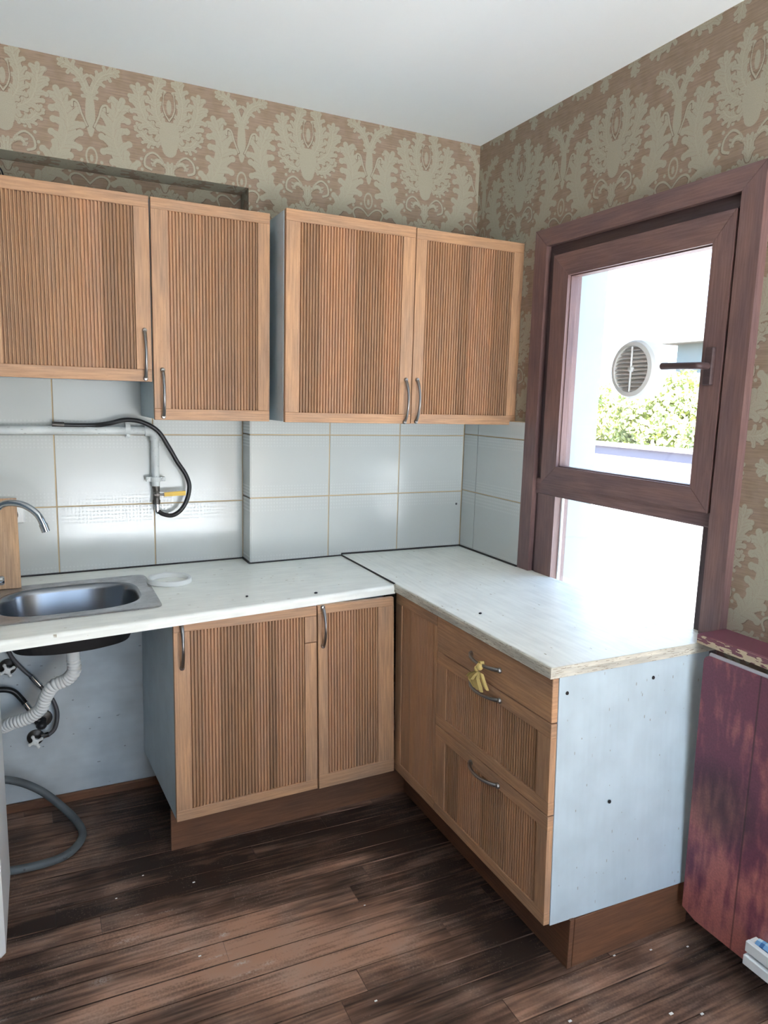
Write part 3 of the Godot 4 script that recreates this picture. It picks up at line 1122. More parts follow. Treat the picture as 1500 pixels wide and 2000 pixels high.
func upper_cabinets() -> void:
	var F := facing(true)
	var t := thing("wall_cabinet", "short oak wall cabinet at far left with one wide reeded door", "cabinet", Vector3(-1.68, 1.606, 0.06), "wall cabinets")
	carcass(t, "carcass", 0, Vector3(-1.928, 1.609, -0.11), Vector3(-1.426, 2.216, 0.2285))
	front(t, "door", F, 0, -1.928, -1.427, 1.606, 2.213, 0.25, [0.05, 0.05, 0.041, 0.038], [Vector2(-1.449, 1.777), Vector2(-1.449, 1.617)])
	t = thing("wall_cabinet", "tall narrow oak wall cabinet with one reeded door and handle at its lower left", "cabinet", Vector3(-1.22, 1.476, 0.06), "wall cabinets")
	carcass(t, "carcass", 0, Vector3(-1.4225, 1.479, -0.11), Vector3(-1.013, 2.209, 0.2285))
	front(t, "door", F, 0, -1.4215, -1.011, 1.476, 2.212, 0.25, [0.056, 0.044, 0.039, 0.037], [Vector2(-1.392, 1.647), Vector2(-1.392, 1.488)])
	t = thing("wall_cabinet", "double door oak wall cabinet beside the window with two handles side by side", "cabinet", Vector3(-0.48, 1.476, 0.15), "wall cabinets")
	carcass(t, "carcass", 0, Vector3(-0.985, 1.479, -0.019), Vector3(0.028, 2.211, 0.3265))
	front(t, "door", F, 0, -0.983, -0.4715, 1.477, 2.214, 0.35, [0.053, 0.053, 0.036, 0.040], [Vector2(-0.497, 1.646), Vector2(-0.497, 1.484)])
	front(t, "door", F, 0, -0.4685, 0.029, 1.478, 2.212, 0.35, [0.046, 0.049, 0.038, 0.040], [Vector2(-0.447, 1.648), Vector2(-0.447, 1.486)])

func base_cabinets() -> void:
	var F := facing(true)
	var G := facing(false)
	# wide cabinet beside the open space under the sink
	var t := thing("base_cabinet", "oak base cabinet with one wide reeded door beside the open sink space", "cabinet", Vector3(-1.17, 0.155, 0.3), "base cabinets")
	carcass(t, "carcass", 1, Vector3(-1.405, 0.157, 0.035), Vector3(-0.925, 0.832, 0.572))
	var b := mb()
	b.us = Vector2(1.6, 1.6)
	b.hexa([Vector3(-1.460, 0.15, 0.032), Vector3(-1.426, 0.155, 0.573), Vector3(-1.426, 0.836, 0.573), Vector3(-1.456, 0.836, 0.032),
		Vector3(-1.444, 0.15, 0.032), Vector3(-1.410, 0.155, 0.573), Vector3(-1.410, 0.836, 0.573), Vector3(-1.440, 0.836, 0.032)], 1)
	part("side_panel", b, M.melamine, t, "white melamine side panel")
	front(t, "door", F, 1, -1.427, -0.922, 0.155, 0.846, 0.590, [0.052, 0.046, 0.038, 0.034], [Vector2(-1.401, 0.838), Vector2(-1.401, 0.692)], {"patch": 0.716})
	for q in [[-1.36, 0.12], [-1.0, 0.12]]:
		b = mb()
		b.lathe(Vector3(q[0], 0.0, q[1]), Vector3.UP, [Vector2(0.0, 0.0), Vector2(0.03, 0.0), Vector2(0.03, 0.02), Vector2(0.018, 0.03), Vector2(0.018, 0.12), Vector2(0.032, 0.13), Vector2(0.032, 0.157), Vector2(0, 0.157)], 14)
		part("leg", b, M.black, t)
	t = thing("base_cabinet", "oak base cabinet with one narrow reeded door next to the inner corner", "cabinet", Vector3(-0.77, 0.155, 0.3), "base cabinets")
	carcass(t, "carcass", 1, Vector3(-0.919, 0.157, 0.035), Vector3(-0.625, 0.838, 0.572))
	front(t, "door", F, 1, -0.9185, -0.608, 0.155, 0.848, 0.596, [0.038, 0.068, 0.052, 0.030], [Vector2(-0.900, 0.842), Vector2(-0.900, 0.700)])
	# corner unit with a fixed front that faces left
	t = thing("corner_cabinet", "oak corner base cabinet front with a plain recessed panel and no handle", "cabinet", Vector3(-0.4, 0.155, 0.7))
	carcass(t, "carcass", 2, Vector3(-0.578, 0.157, 0.575), Vector3(-0.03, 0.842, 0.833))
	front(t, "fixed_front", G, 2, 0.525, 0.835, 0.155, 0.852, 0.6, [0.048, 0.014, 0.04, 0.038], [], {"depth": 0.0015})
	# drawers
	t = thing("drawer_cabinet", "oak drawer cabinet with three drawers and a white end panel facing the room", "cabinet", Vector3(-0.32, 0.155, 1.14))
	carcass(t, "carcass", 2, Vector3(-0.578, 0.157, 0.836), Vector3(-0.035, 0.842, 1.427))
	b = mb(2)
	b.us = Vector2(1.5, 1.5)
	b.box(Vector3(-0.579, 0.15, 1.427), Vector3(-0.02, 0.858, 1.4435), 0.001, 1)
	var ep := part("end_panel", b, M.melamine, t, "white melamine end panel with screw holes")
	for q in [[-0.552, 0.810], [-0.242, 0.807], [-0.387, 0.469]]:
		b = mb(2)
		b.lathe(Vector3(q[0], q[1], 1.444), Vector3(0, 0, 1), [Vector2(0.0055, -0.001), Vector2(0.005, 0.0004), Vector2(0.0, 0.0003)], 12)
		part("screw_hole", b, M.black, ep)
	b = wood_mb(2)
	b.xf = G
	b.box(Vector3(0.838, 0.733, 0.58), Vector3(1.4425, 0.855, 0.6), 0.0015, 0)
	var d := part("drawer", b, M.oak, t, "plain top drawer front")
	part("handle", bow_handle(G, 2, Vector2(1.052, 0.793), Vector2(1.205, 0.793), 0.6), M.pull, d)
	front(t, "drawer", G, 2, 0.838, 1.4425, 0.473, 0.730, 0.6, [0.063, 0.055, 0.037, 0.040], [Vector2(1.056, 0.703), Vector2(1.209, 0.703)], {"depth": 0.003})
	front(t, "drawer", G, 2, 0.838, 1.4425, 0.155, 0.470, 0.6, [0.063, 0.045, 0.036, 0.040], [Vector2(1.064, 0.442), Vector2(1.214, 0.442)], {"depth": 0.003})
	# plinths
	b = wood_mb()
	b.hexa([Vector3(-1.433, 0.0, 0.505), Vector3(-0.50, 0.0, 0.478), Vector3(-0.50, 0.15, 0.478), Vector3(-1.433, 0.15, 0.505), Vector3(-1.433, 0.0, 0.489), Vector3(-0.50, 0.0, 0.462), Vector3(-0.50, 0.15, 0.462), Vector3(-1.433, 0.15, 0.489)], 0)
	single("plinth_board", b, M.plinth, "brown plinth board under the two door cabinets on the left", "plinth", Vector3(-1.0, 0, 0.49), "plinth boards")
	b = wood_mb()
	b.box(Vector3(-0.515, 0.0, 0.48), Vector3(-0.50, 0.152, 1.482), 0.001, 2)
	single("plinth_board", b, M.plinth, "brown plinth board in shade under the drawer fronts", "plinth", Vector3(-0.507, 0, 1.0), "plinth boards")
	b = wood_mb()
	b.box(Vector3(-0.497, 0.0, 1.466), Vector3(-0.05, 0.149, 1.481), 0.001, 0)
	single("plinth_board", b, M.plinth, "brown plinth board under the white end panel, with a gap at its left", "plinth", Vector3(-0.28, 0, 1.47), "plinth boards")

# a worktop with rounded front edge along +z (left run)
func worktops() -> void:
	var t := thing("worktop", "cream laminate worktop of the left run that carries the sink", "worktop", Vector3(-1.6, 0.85, 0.3))
	var b := mb()
	b.us = Vector2(1.1, 1.1)
	# profile of the board in (depth fraction, height): front edge is rounded over
	var top := func(x: float) -> float: return 0.884 + 0.0142 * (x + 0.61)
	var fz := func(x: float) -> float: return 0.538 - 0.0875 * (x + 0.61)
	var th := 0.032
	var xs := [-2.6, -2.03, -1.47, -0.611]
	for i in 3:
		var x0: float = xs[i]
		var x1: float = xs[i + 1]
		var spans := [[-0.11 if x0 < -1.2 else 0.0, 1.0]]
		if i == 1:
			spans = [[-0.11, -1.0], [-2.0, 1.0]]      # the cut-out for the sink bowl
		for s in spans:
			var za0: float = s[0]
			var za1: float = s[0]
			if s[0] == -2.0:
				za0 = 0.47
				za1 = 0.47
			var frontal: bool = s[1] > 0.0
			var zb0: float = fz.call(x0) - 0.012 if frontal else 0.09
			var zb1: float = fz.call(x1) - 0.012 if frontal else 0.09
			if i == 2:
				za0 = -0.112
				za1 = -0.001
				# niche part and the part in front of the wall
				for q in [[x0, -1.017, -0.112], [-1.017, x1, -0.0005]]:
					slab(b, q[0], q[1], q[2], q[2], fz.call(q[0]) - 0.012, fz.call(q[1]) - 0.012, top.call(q[0]), top.call(q[1]), th)
			else:
				slab(b, x0, x1, za0, za1, zb0, zb1, top.call(x0), top.call(x1), th)
	# rounded nose
	for k in 6:
		var a0 := PI / 2 * k / 6.0
		var a1 := PI / 2 * (k + 1) / 6.0
		var P := []
		for q in [[-2.6, a0], [-0.611, a0], [-0.611, a1], [-2.6, a1]]:
			P.append(Vector3(q[0], top.call(q[0]) - 0.012 + 0.012 * cos(q[1]), fz.call(q[0]) - 0.012 + 0.012 * sin(q[1])))
		var n0 := Vector3(0, cos(a0), sin(a0))
		var n1 := Vector3(0, cos(a1), sin(a1))
		b.tri(P[0], P[1], P[2], n0, n0, n1, Vector2(P[0].x, P[0].z), Vector2(P[1].x, P[1].z), Vector2(P[2].x, P[2].z))
		b.tri(P[0], P[2], P[3], n0, n1, n1, Vector2(P[0].x, P[0].z), Vector2(P[2].x, P[2].z), Vector2(P[3].x, P[3].z))
	var A := Vector3(-2.6, top.call(-2.6), fz.call(-2.6))
	var B := Vector3(-0.611, top.call(-0.611), fz.call(-0.611))
	b.quad(A + Vector3(0, -th, 0), B + Vector3(0, -th, 0), B + Vector3(0, -0.012, 0), A + Vector3(0, -0.012, 0), Vector3(0, 0, 1), Vector2(0, 0), Vector2(2, 0), Vector2(2, 0.024), Vector2(0, 0.024))
	b.quad(A + Vector3(0, -th, 0), B + Vector3(0, -th, 0), B + Vector3(0, -th, -0.012), A + Vector3(0, -th, -0.012), Vector3(0, -1, 0))
	b.quad(B + Vector3(0, -th, 0), B + Vector3(0, -th, -0.012), B + Vector3(0, -0.002, -0.012), B + Vector3(0, -0.006, 0), Vector3(1, 0, 0))
	part("board", b, M.worktop, t)
	b = mb()
	b.hexa([Vector3(-2.6, 0.84, -0.112), Vector3(-1.017, 0.84, -0.112), Vector3(-1.017, 0.884, -0.112), Vector3(-2.6, 0.862, -0.112), Vector3(-2.6, 0.84, -0.106), Vector3(-1.017, 0.84, -0.106), Vector3(-1.017, 0.884, -0.106), Vector3(-2.6, 0.862, -0.106)])
	b.box(Vector3(-1.024, 0.84, -0.112), Vector3(-1.017, 0.885, 0.004))
	b.hexa([Vector3(-1.02, 0.84, 0.0), Vector3(-0.611, 0.84, 0.0), Vector3(-0.611, 0.889, 0.0), Vector3(-1.02, 0.8835, 0.0), Vector3(-1.02, 0.84, 0.005), Vector3(-0.611, 0.84, 0.005), Vector3(-0.611, 0.889, 0.005), Vector3(-1.02, 0.8835, 0.005)])
	part("joint_seal", b, M.sealant, t, "dirty dark sealant along the tiles")
	t = thing("worktop", "cream laminate worktop of the right run below the window with a raw chipped end", "worktop", Vector3(-0.3, 0.86, 0.75))
	b = mb()
	b.us = Vector2(1.1, 1.1)
	b.box(Vector3(-0.607, 0.860, 0.002), Vector3(0.0, 0.8895, 1.4465), 0.0015, 2)
	b.box(Vector3(0.0, 0.860, 0.462), Vector3(0.022, 0.8895, 1.4465), 0.0, 2)
	part("board", b, M.worktop, t)
	b = mb()
	b.us = Vector2(0.8, 28.0)
	b.box(Vector3(-0.614, 0.858, 1.4466), Vector3(-0.0, 0.889, 1.4485), 0.0005, 0)
	part("end_band", b, M.edge, t, "chipped speckled end edge")
	b = mb()
	b.us = Vector2(0.8, 28.0)
	b.box(Vector3(-0.6145, 0.858, 0.531), Vector3(-0.6075, 0.8885, 1.4465), 0.002, 2)
	part("front_band", b, M.edge, t, "worn tan front edge")
	b = mb()
	b.box(Vector3(-0.609, 0.884, 0.0), Vector3(0.0, 0.8965, 0.004))
	b.box(Vector3(-0.005, 0.884, 0.0), Vector3(0.0, 0.8965, 0.459))
	b.box(Vector3(-0.6105, 0.86, 0.002), Vector3(-0.6075, 0.890, 0.53))
	part("joint_seal", b, M.sealant, t, "dark joint along tiles and between the boards")

func slab(b: MB, x0: float, x1: float, za0: float, za1: float, zb0: float, zb1: float, y0: float, y1: float, th: float) -> void:
	b.hexa([Vector3(x0, y0, za0), Vector3(x1, y1, za1), Vector3(x1, y1, zb1), Vector3(x0, y0, zb0), Vector3(x0, y0 - th, za0), Vector3(x1, y1 - th, za1), Vector3(x1, y1 - th, zb1), Vector3(x0, y0 - th, zb0)], 0)

func sup(a: float, rx: float, rz: float, e: float) -> Vector2:
	var c := cos(a)
	var s := sin(a)
	return Vector2(rx * signf(c) * pow(absf(c), e), rz * signf(s) * pow(absf(s), e))

func sink_area() -> void:
	var t := thing("sink", "scuffed stainless steel inset sink with one oval bowl", "sink", Vector3(-1.75, 0.87, 0.28))
	var ty := func(x: float) -> float: return 0.8855 + 0.0142 * (x + 0.61)
	# rim: outer rectangle to the bowl's edge, then the bowl as rings
	var ctr := Vector2(-1.713, 0.268)
	var seg := 64
	var rings := []
	var spec := [[0.272, 0.232, 0.10, 0.0], [0.268, 0.228, 0.10, 0.003], [0.262, 0.220, 0.12, 0.0028], [0.225, 0.178, 0.62, 0.001], [0.217, 0.170, 0.62, -0.004], [0.208, 0.161, 0.62, -0.02], [0.198, 0.150, 0.62, -0.10], [0.182, 0.134, 0.66, -0.14], [0.15, 0.105, 0.75, -0.153], [0.03, 0.03, 1.0, -0.158], [0.0, 0.0, 1.0, -0.160]]
	for s in spec:
		var ring := []
		for k in seg:
			var a := TAU * (k + 0.5) / seg
			var q := sup(a, s[0], s[1], s[2])
			var x: float = ctr.x + q.x
			ring.append(Vector3(x, ty.call(x) + s[3], ctr.y + q.y - 0.03 * q.x))
		rings.append(ring)
	var b := mb()
	b.us = Vector2(1.8, 3.6)
	var inner := mb()
	inner.us = Vector2(1.8, 3.6)
	for i in rings.size() - 1:
		var bb: MB = b if i < 3 else inner
		for k in seg:
			var k2 := (k + 1) % seg
			var p := [rings[i][k], rings[i][k2], rings[i + 1][k2], rings[i + 1][k]]
			var nr := []
			for q in [[i, k], [i, k2], [i + 1, k2], [i + 1, k]]:
				nr.append(ring_normal(rings, q[0], q[1], seg))
			var uv := []
			for q in p:
				uv.append(Vector2(q.x, q.z + q.y))
			bb.tri(p[0], p[1], p[2], nr[0], nr[1], nr[2], uv[0], uv[1], uv[2])
			if i < rings.size() - 2:
				bb.tri(p[0], p[2], p[3], nr[0], nr[2], nr[3], uv[0], uv[2], uv[3])
	part("rim", b, M.steel, t)
	part("bowl", inner, M.steel_bowl, t)
	# underside of the bowl, dark coated
	b = mb()
	for i in range(5, 9):
		for k in seg:
			var k2 := (k + 1) % seg
			var off := Vector3(0, -0.004, 0)
			var p := [rings[i][k] + off, rings[i][k2] + off, rings[i + 1][k2] + off, rings[i + 1][k] + off]
			for q in 4:
				var dxz: Vector3 = p[q] - Vector3(ctr.x, p[q].y, ctr.y)
				p[q] += dxz.normalized() * 0.003
			var nn := -ring_normal(rings, i, k, seg)
			b.quad(p[0], p[1], p[2], p[3], nn)
	part("bowl_underside", b, M.black, t, "dark coated underside")
	b = mb()
	b.lathe(Vector3(-1.713, 0.712, 0.26), Vector3.UP, [Vector2(0.0, 0.0), Vector2(0.032, 0.001), Vector2(0.036, 0.004), Vector2(0.04, 0.003)], 20)
	part("drain", b, M.chrome, t)
	# tap
	t = thing("tap", "chrome swan neck tap behind the sink at the left edge", "tap", Vector3(-1.955, 0.866, 0.13))
	b = mb()
	b.tube(smooth([Vector3(-1.958, 0.95, 0.125), Vector3(-1.960, 1.06, 0.13), Vector3(-1.948, 1.135, 0.14), Vector3(-1.905, 1.185, 0.165), Vector3(-1.850, 1.188, 0.195), Vector3(-1.805, 1.158, 0.215), Vector3(-1.784, 1.115, 0.222)]), [0.0115], 14)
	part("spout", b, M.chrome, t)
	b = mb()
	b.tube([Vector3(-1.787, 1.122, 0.2215), Vector3(-1.779, 1.096, 0.224)], [0.014, 0.0135], 14)
	part("aerator", b, M.chrome, t)
	b = mb()
	b.lathe(Vector3(-1.958, 0.866, 0.125), Vector3.UP, [Vector2(0.0, 0), Vector2(0.028, 0), Vector2(0.028, 0.01), Vector2(0.02, 0.018), Vector2(0.02, 0.08), Vector2(0.013, 0.09), Vector2(0, 0.09)], 18)
	part("body", b, M.chrome, t)
	for s in [-1.0, 1.0]:
		b = mb()
		b.lathe(Vector3(-1.962 + s * 0.016, 0.915, 0.125), Vector3(s, 0, 0), [Vector2(0.010, 0.0), Vector2(0.010, 0.008), Vector2(0.017, 0.011), Vector2(0.017, 0.026), Vector2(0.012, 0.031), Vector2(0.0, 0.031)], 12)
		part("knob", b, M.chrome, t)
	# wooden board leaning on the tiles
	t = thing("wooden_board", "worn pale wooden board leaning on the tiles behind the tap", "board", Vector3(-1.92, 0.87, 0.07))
	b = wood_mb()
	b.hexa([Vector3(-2.02, 0.872, 0.078), Vector3(-1.866, 0.873, 0.078), Vector3(-1.872, 1.172, -0.083), Vector3(-2.02, 1.172, -0.083), Vector3(-2.02, 0.864, 0.062), Vector3(-1.866, 0.865, 0.062), Vector3(-1.872, 1.164, -0.099), Vector3(-2.02, 1.164, -0.099)], 1)
	part("plank_face", b, M.board, t)
	t = thing("wall_socket", "small white socket box on the tiles behind the wooden board", "socket", Vector3(-1.885, 1.105, -0.1))
	b = mb()
	b.box(Vector3(-1.93, 1.076, -0.11), Vector3(-1.846, 1.142, -0.086), 0.006)
	part("box", b, M.white_plastic, t)
	b = mb()
	b.lathe(Vector3(-1.888, 1.109, -0.086), Vector3(0, 0, 1), [Vector2(0.024, -0.001), Vector2(0.024, 0.004), Vector2(0.02, 0.004), Vector2(0.019, 0.0), Vector2(0, 0)], 20)
	part("outlet", b, M.white, t)
	# white plastic ring on the worktop
	b = mb()
	b.lathe(Vector3(-1.371, 0.8735, 0.172), Vector3(0.0142, 1, 0), [Vector2(0.067, 0.0), Vector2(0.079, 0.0), Vector2(0.081, 0.003), Vector2(0.080, 0.017), Vector2(0.0785, 0.0185), Vector2(0.071, 0.0185), Vector2(0.067, 0.016)], 48, true)
	single("plastic_ring", b, M.white, "white plastic ring lying on the worktop right of the sink", "ring", Vector3(-1.371, 0.8735, 0.172))

func ring_normal(rings: Array, i: int, k: int, seg: int) -> Vector3:
	var a: Vector3 = rings[i][(k + 1) % seg] - rings[i][(k + seg - 1) % seg]
	var i0 := maxi(i - 1, 0)
	var i1 := mini(i + 1, rings.size() - 1)
	var d: Vector3 = rings[i1][k] - rings[i0][k]
	var nn := a.cross(d).normalized()
	if nn.length() < 0.5:
		nn = Vector3.UP
	if nn.y < 0:
		nn = -nn
	return nn

func hose(b: MB, pts: Array, r: float, ridge := 0.0, seg := 12, per := 8) -> void:
	var s := smooth(pts, per)
	if ridge == 0.0:
		b.tube(s, [r], seg)
		return
	# corrugated: resample finely and swing the radius
	var path := []
	var rad := []
	var acc := 0.0
	for i in s.size() - 1:
		var m := maxi(1, int(ceil(s[i].distance_to(s[i + 1]) / 0.0015)))
		for k in m:
			var p: Vector3 = s[i].lerp(s[i + 1], float(k) / m)
			if path.size():
				acc += p.distance_to(path[-1])
			path.append(p)
			rad.append(r + ridge * pow(absf(sin(acc / 0.0125 * PI)), 0.6))
	b.tube(path, rad, seg)

func cross_tap(t: Node3D, o: Vector3) -> void:      # angle valve: rosette on the wall, body, white cross handle
	var b := mb()
	b.lathe(Vector3(o.x, o.y, 0.03), Vector3(0, 0, 1), [Vector2(0.03, 0.0), Vector2(0.029, 0.006), Vector2(0.014, 0.014), Vector2(0.0, 0.014)], 20)
	b.tube([Vector3(o.x, o.y, 0.03), Vector3(o.x, o.y, o.z)], [0.011], 12)
	b.tube([Vector3(o.x, o.y, o.z - 0.012), Vector3(o.x + 0.03, o.y + 0.006, o.z - 0.012)], [0.008], 10)
	part("body", b, M.brass_dark, t)
	b = mb()
	var c := o + Vector3(0, 0, 0.012)
	for k in 4:
		var a := PI / 4 * 0.5 + PI / 2 * k
		var e := c + Vector3(cos(a), sin(a), 0) * 0.022
		b.tube([c, e], [0.0065, 0.005], 8)
		b.ball(e, Vector3.ONE * 0.0065, 8, 6)
	b.lathe(c, Vector3(0, 0, 1), [Vector2(0.011, -0.008), Vector2(0.011, 0.005), Vector2(0.005, 0.007), Vector2(0.0, 0.006)], 12)
	part("cross_handle", b, M.white, t)

func under_sink() -> void:
	var t := thing("drain_pipe", "white corrugated waste pipe bending down from the sink to the wall", "pipe", Vector3(-1.71, 0.45, 0.2))
	var b := mb()
	hose(b, [Vector3(-1.712, 0.645, 0.24), Vector3(-1.711, 0.60, 0.238), Vector3(-1.735, 0.565, 0.225), Vector3(-1.778, 0.545, 0.215), Vector3(-1.805, 0.50, 0.2), Vector3(-1.822, 0.455, 0.185), Vector3(-1.862, 0.42, 0.165), Vector3(-1.915, 0.398, 0.14), Vector3(-1.95, 0.37, 0.10), Vector3(-1.965, 0.35, 0.035)], 0.0175, 0.0065, 16)
	part("corrugated_tube", b, M.white, t)
	b = mb()
	b.tube([Vector3(-1.712, 0.711, 0.243), Vector3(-1.712, 0.69, 0.243), Vector3(-1.712, 0.689, 0.243), Vector3(-1.712, 0.64, 0.24)], [0.03, 0.03, 0.023, 0.022], 18)
	part("tailpiece", b, M.white_plastic, t)
	# braided hoses
	b = mb()
	hose(b, [Vector3(-1.925, 0.83, 0.10), Vector3(-1.925, 0.70, 0.085), Vector3(-1.912, 0.625, 0.07), Vector3(-1.875, 0.562, 0.06), Vector3(-1.843, 0.524, 0.058), Vector3(-1.815, 0.48, 0.058), Vector3(-1.787, 0.440, 0.058), Vector3(-1.769, 0.382, 0.06), Vector3(-1.778, 0.322, 0.062), Vector3(-1.802, 0.298, 0.064), Vector3(-1.822, 0.293, 0.06)], 0.0075, 0.0, 12)
	t = thing("braided_hose", "grey braided supply hose looping down to the lower white handled valve", "hose", Vector3(-1.82, 0.5, 0.06), "supply hoses")
	part("tube", b, M.braid, t)
	b = mb()
	b.tube([Vector3(-1.850, 0.533, 0.058), Vector3(-1.822, 0.492, 0.058)], [0.0105], 8)
	part("fitting", b, M.chrome, t)
	b = mb()
	b.tube([Vector3(-1.800, 0.300, 0.064), Vector3(-1.824, 0.293, 0.06)], [0.0105], 8)
	part("fitting", b, M.chrome, t)
	t = thing("braided_hose", "thick dark supply hose arching behind the waste pipe to the black valve", "hose", Vector3(-1.9, 0.42, 0.06), "supply hoses")
	b = mb()
	hose(b, [Vector3(-2.06, 0.44, 0.06), Vector3(-2.0, 0.49, 0.06), Vector3(-1.952, 0.497, 0.06), Vector3(-1.912, 0.485, 0.06), Vector3(-1.885, 0.451, 0.06), Vector3(-1.866, 0.416, 0.06), Vector3(-1.844, 0.378, 0.06)], 0.0105, 0.0, 12)
	part("tube", b, M.rubber, t)
	b = mb()
	b.tube([Vector3(-1.876, 0.435, 0.06), Vector3(-1.862, 0.410, 0.06)], [0.0125], 10)
	part("fitting", b, M.chrome, t)
	b = mb()
	b.tube([Vector3(-1.850, 0.388, 0.06), Vector3(-1.836, 0.362, 0.06)], [0.0125, 0.011], 8)
	part("fitting", b, M.chrome, t)
	t = thing("valve", "small angle valve with white cross handle low on the wall under the sink", "valve", Vector3(-1.846, 0.275, 0.06), "valves under the sink")
	cross_tap(t, Vector3(-1.846, 0.282, 0.062))
	t = thing("valve", "upper angle valve with white cross handle at the left picture edge", "valve", Vector3(-1.93, 0.58, 0.06), "valves under the sink")
	cross_tap(t, Vector3(-1.925, 0.570, 0.062))
	t = thing("valve", "black washing machine valve between the hoses without a cross handle", "valve", Vector3(-1.825, 0.345, 0.05), "valves under the sink")
	b = mb()
	b.lathe(Vector3(-1.818, 0.352, 0.03), Vector3(0, 0, 1), [Vector2(0.033, 0.0), Vector2(0.031, 0.008), Vector2(0.016, 0.015), Vector2(0.0, 0.015)], 20)
	part("rosette", b, M.brass_dark, t)
	b = mb()
	b.tube([Vector3(-1.818, 0.352, 0.03), Vector3(-1.824, 0.346, 0.075)], [0.014], 12)
	b.tube([Vector3(-1.838, 0.366, 0.06), Vector3(-1.818, 0.336, 0.062)], [0.012], 12)
	b.ball(Vector3(-1.824, 0.344, 0.078), Vector3(0.019, 0.016, 0.012), 12, 8)
	part("body", b, M.rubber, t)
	# washing machine hose on the floor and the machine itself
	b = mb()
	b.us = Vector2(3, 3)
	hose(b, [Vector3(-2.15, 0.24, 0.18), Vector3(-2.05, 0.225, 0.165), Vector3(-1.966, 0.200, 0.15), Vector3(-1.899, 0.173, 0.15), Vector3(-1.832, 0.128, 0.16), Vector3(-1.770, 0.070, 0.185), Vector3(-1.722, 0.026, 0.235), Vector3(-1.707, 0.0145, 0.30), Vector3(-1.726, 0.0145, 0.365), Vector3(-1.775, 0.0145, 0.415), Vector3(-1.86, 0.0145, 0.430), Vector3(-1.99, 0.0145, 0.420)], 0.0135, 0.0, 14)
	single("drain_hose", b, M.grey_rubber, "thick grey washing machine hose curling over the floor under the sink", "hose", Vector3(-1.8, 0, 0.3))
	t = thing("washing_machine", "white appliance at the left picture edge, only its side edge in view", "appliance", Vector3(-2.22, 0, 0.6))
	b = mb()
	b.box(Vector3(-2.52, 0.022, 0.46), Vector3(-1.929, 0.815, 0.845), 0.012)
	part("cabinet_body", b, M.white, t)
	b = mb()
	b.lathe(Vector3(-2.22, 0.42, 0.845), Vector3(0, 0, 1), [Vector2(0.19, -0.002), Vector2(0.19, 0.02), Vector2(0.15, 0.028), Vector2(0.13, 0.01), Vector2(0, 0.03)], 36)
	part("porthole_door", b, M.white_plastic, t)
	for q in [[-2.47, 0.5], [-1.98, 0.5], [-2.47, 0.8], [-1.98, 0.8]]:
		b = mb()
		b.lathe(Vector3(q[0], 0.0, q[1]), Vector3.UP, [Vector2(0, 0), Vector2(0.02, 0), Vector2(0.016, 0.024), Vector2(0, 0.024)], 12)
		part("foot", b, M.black, t)

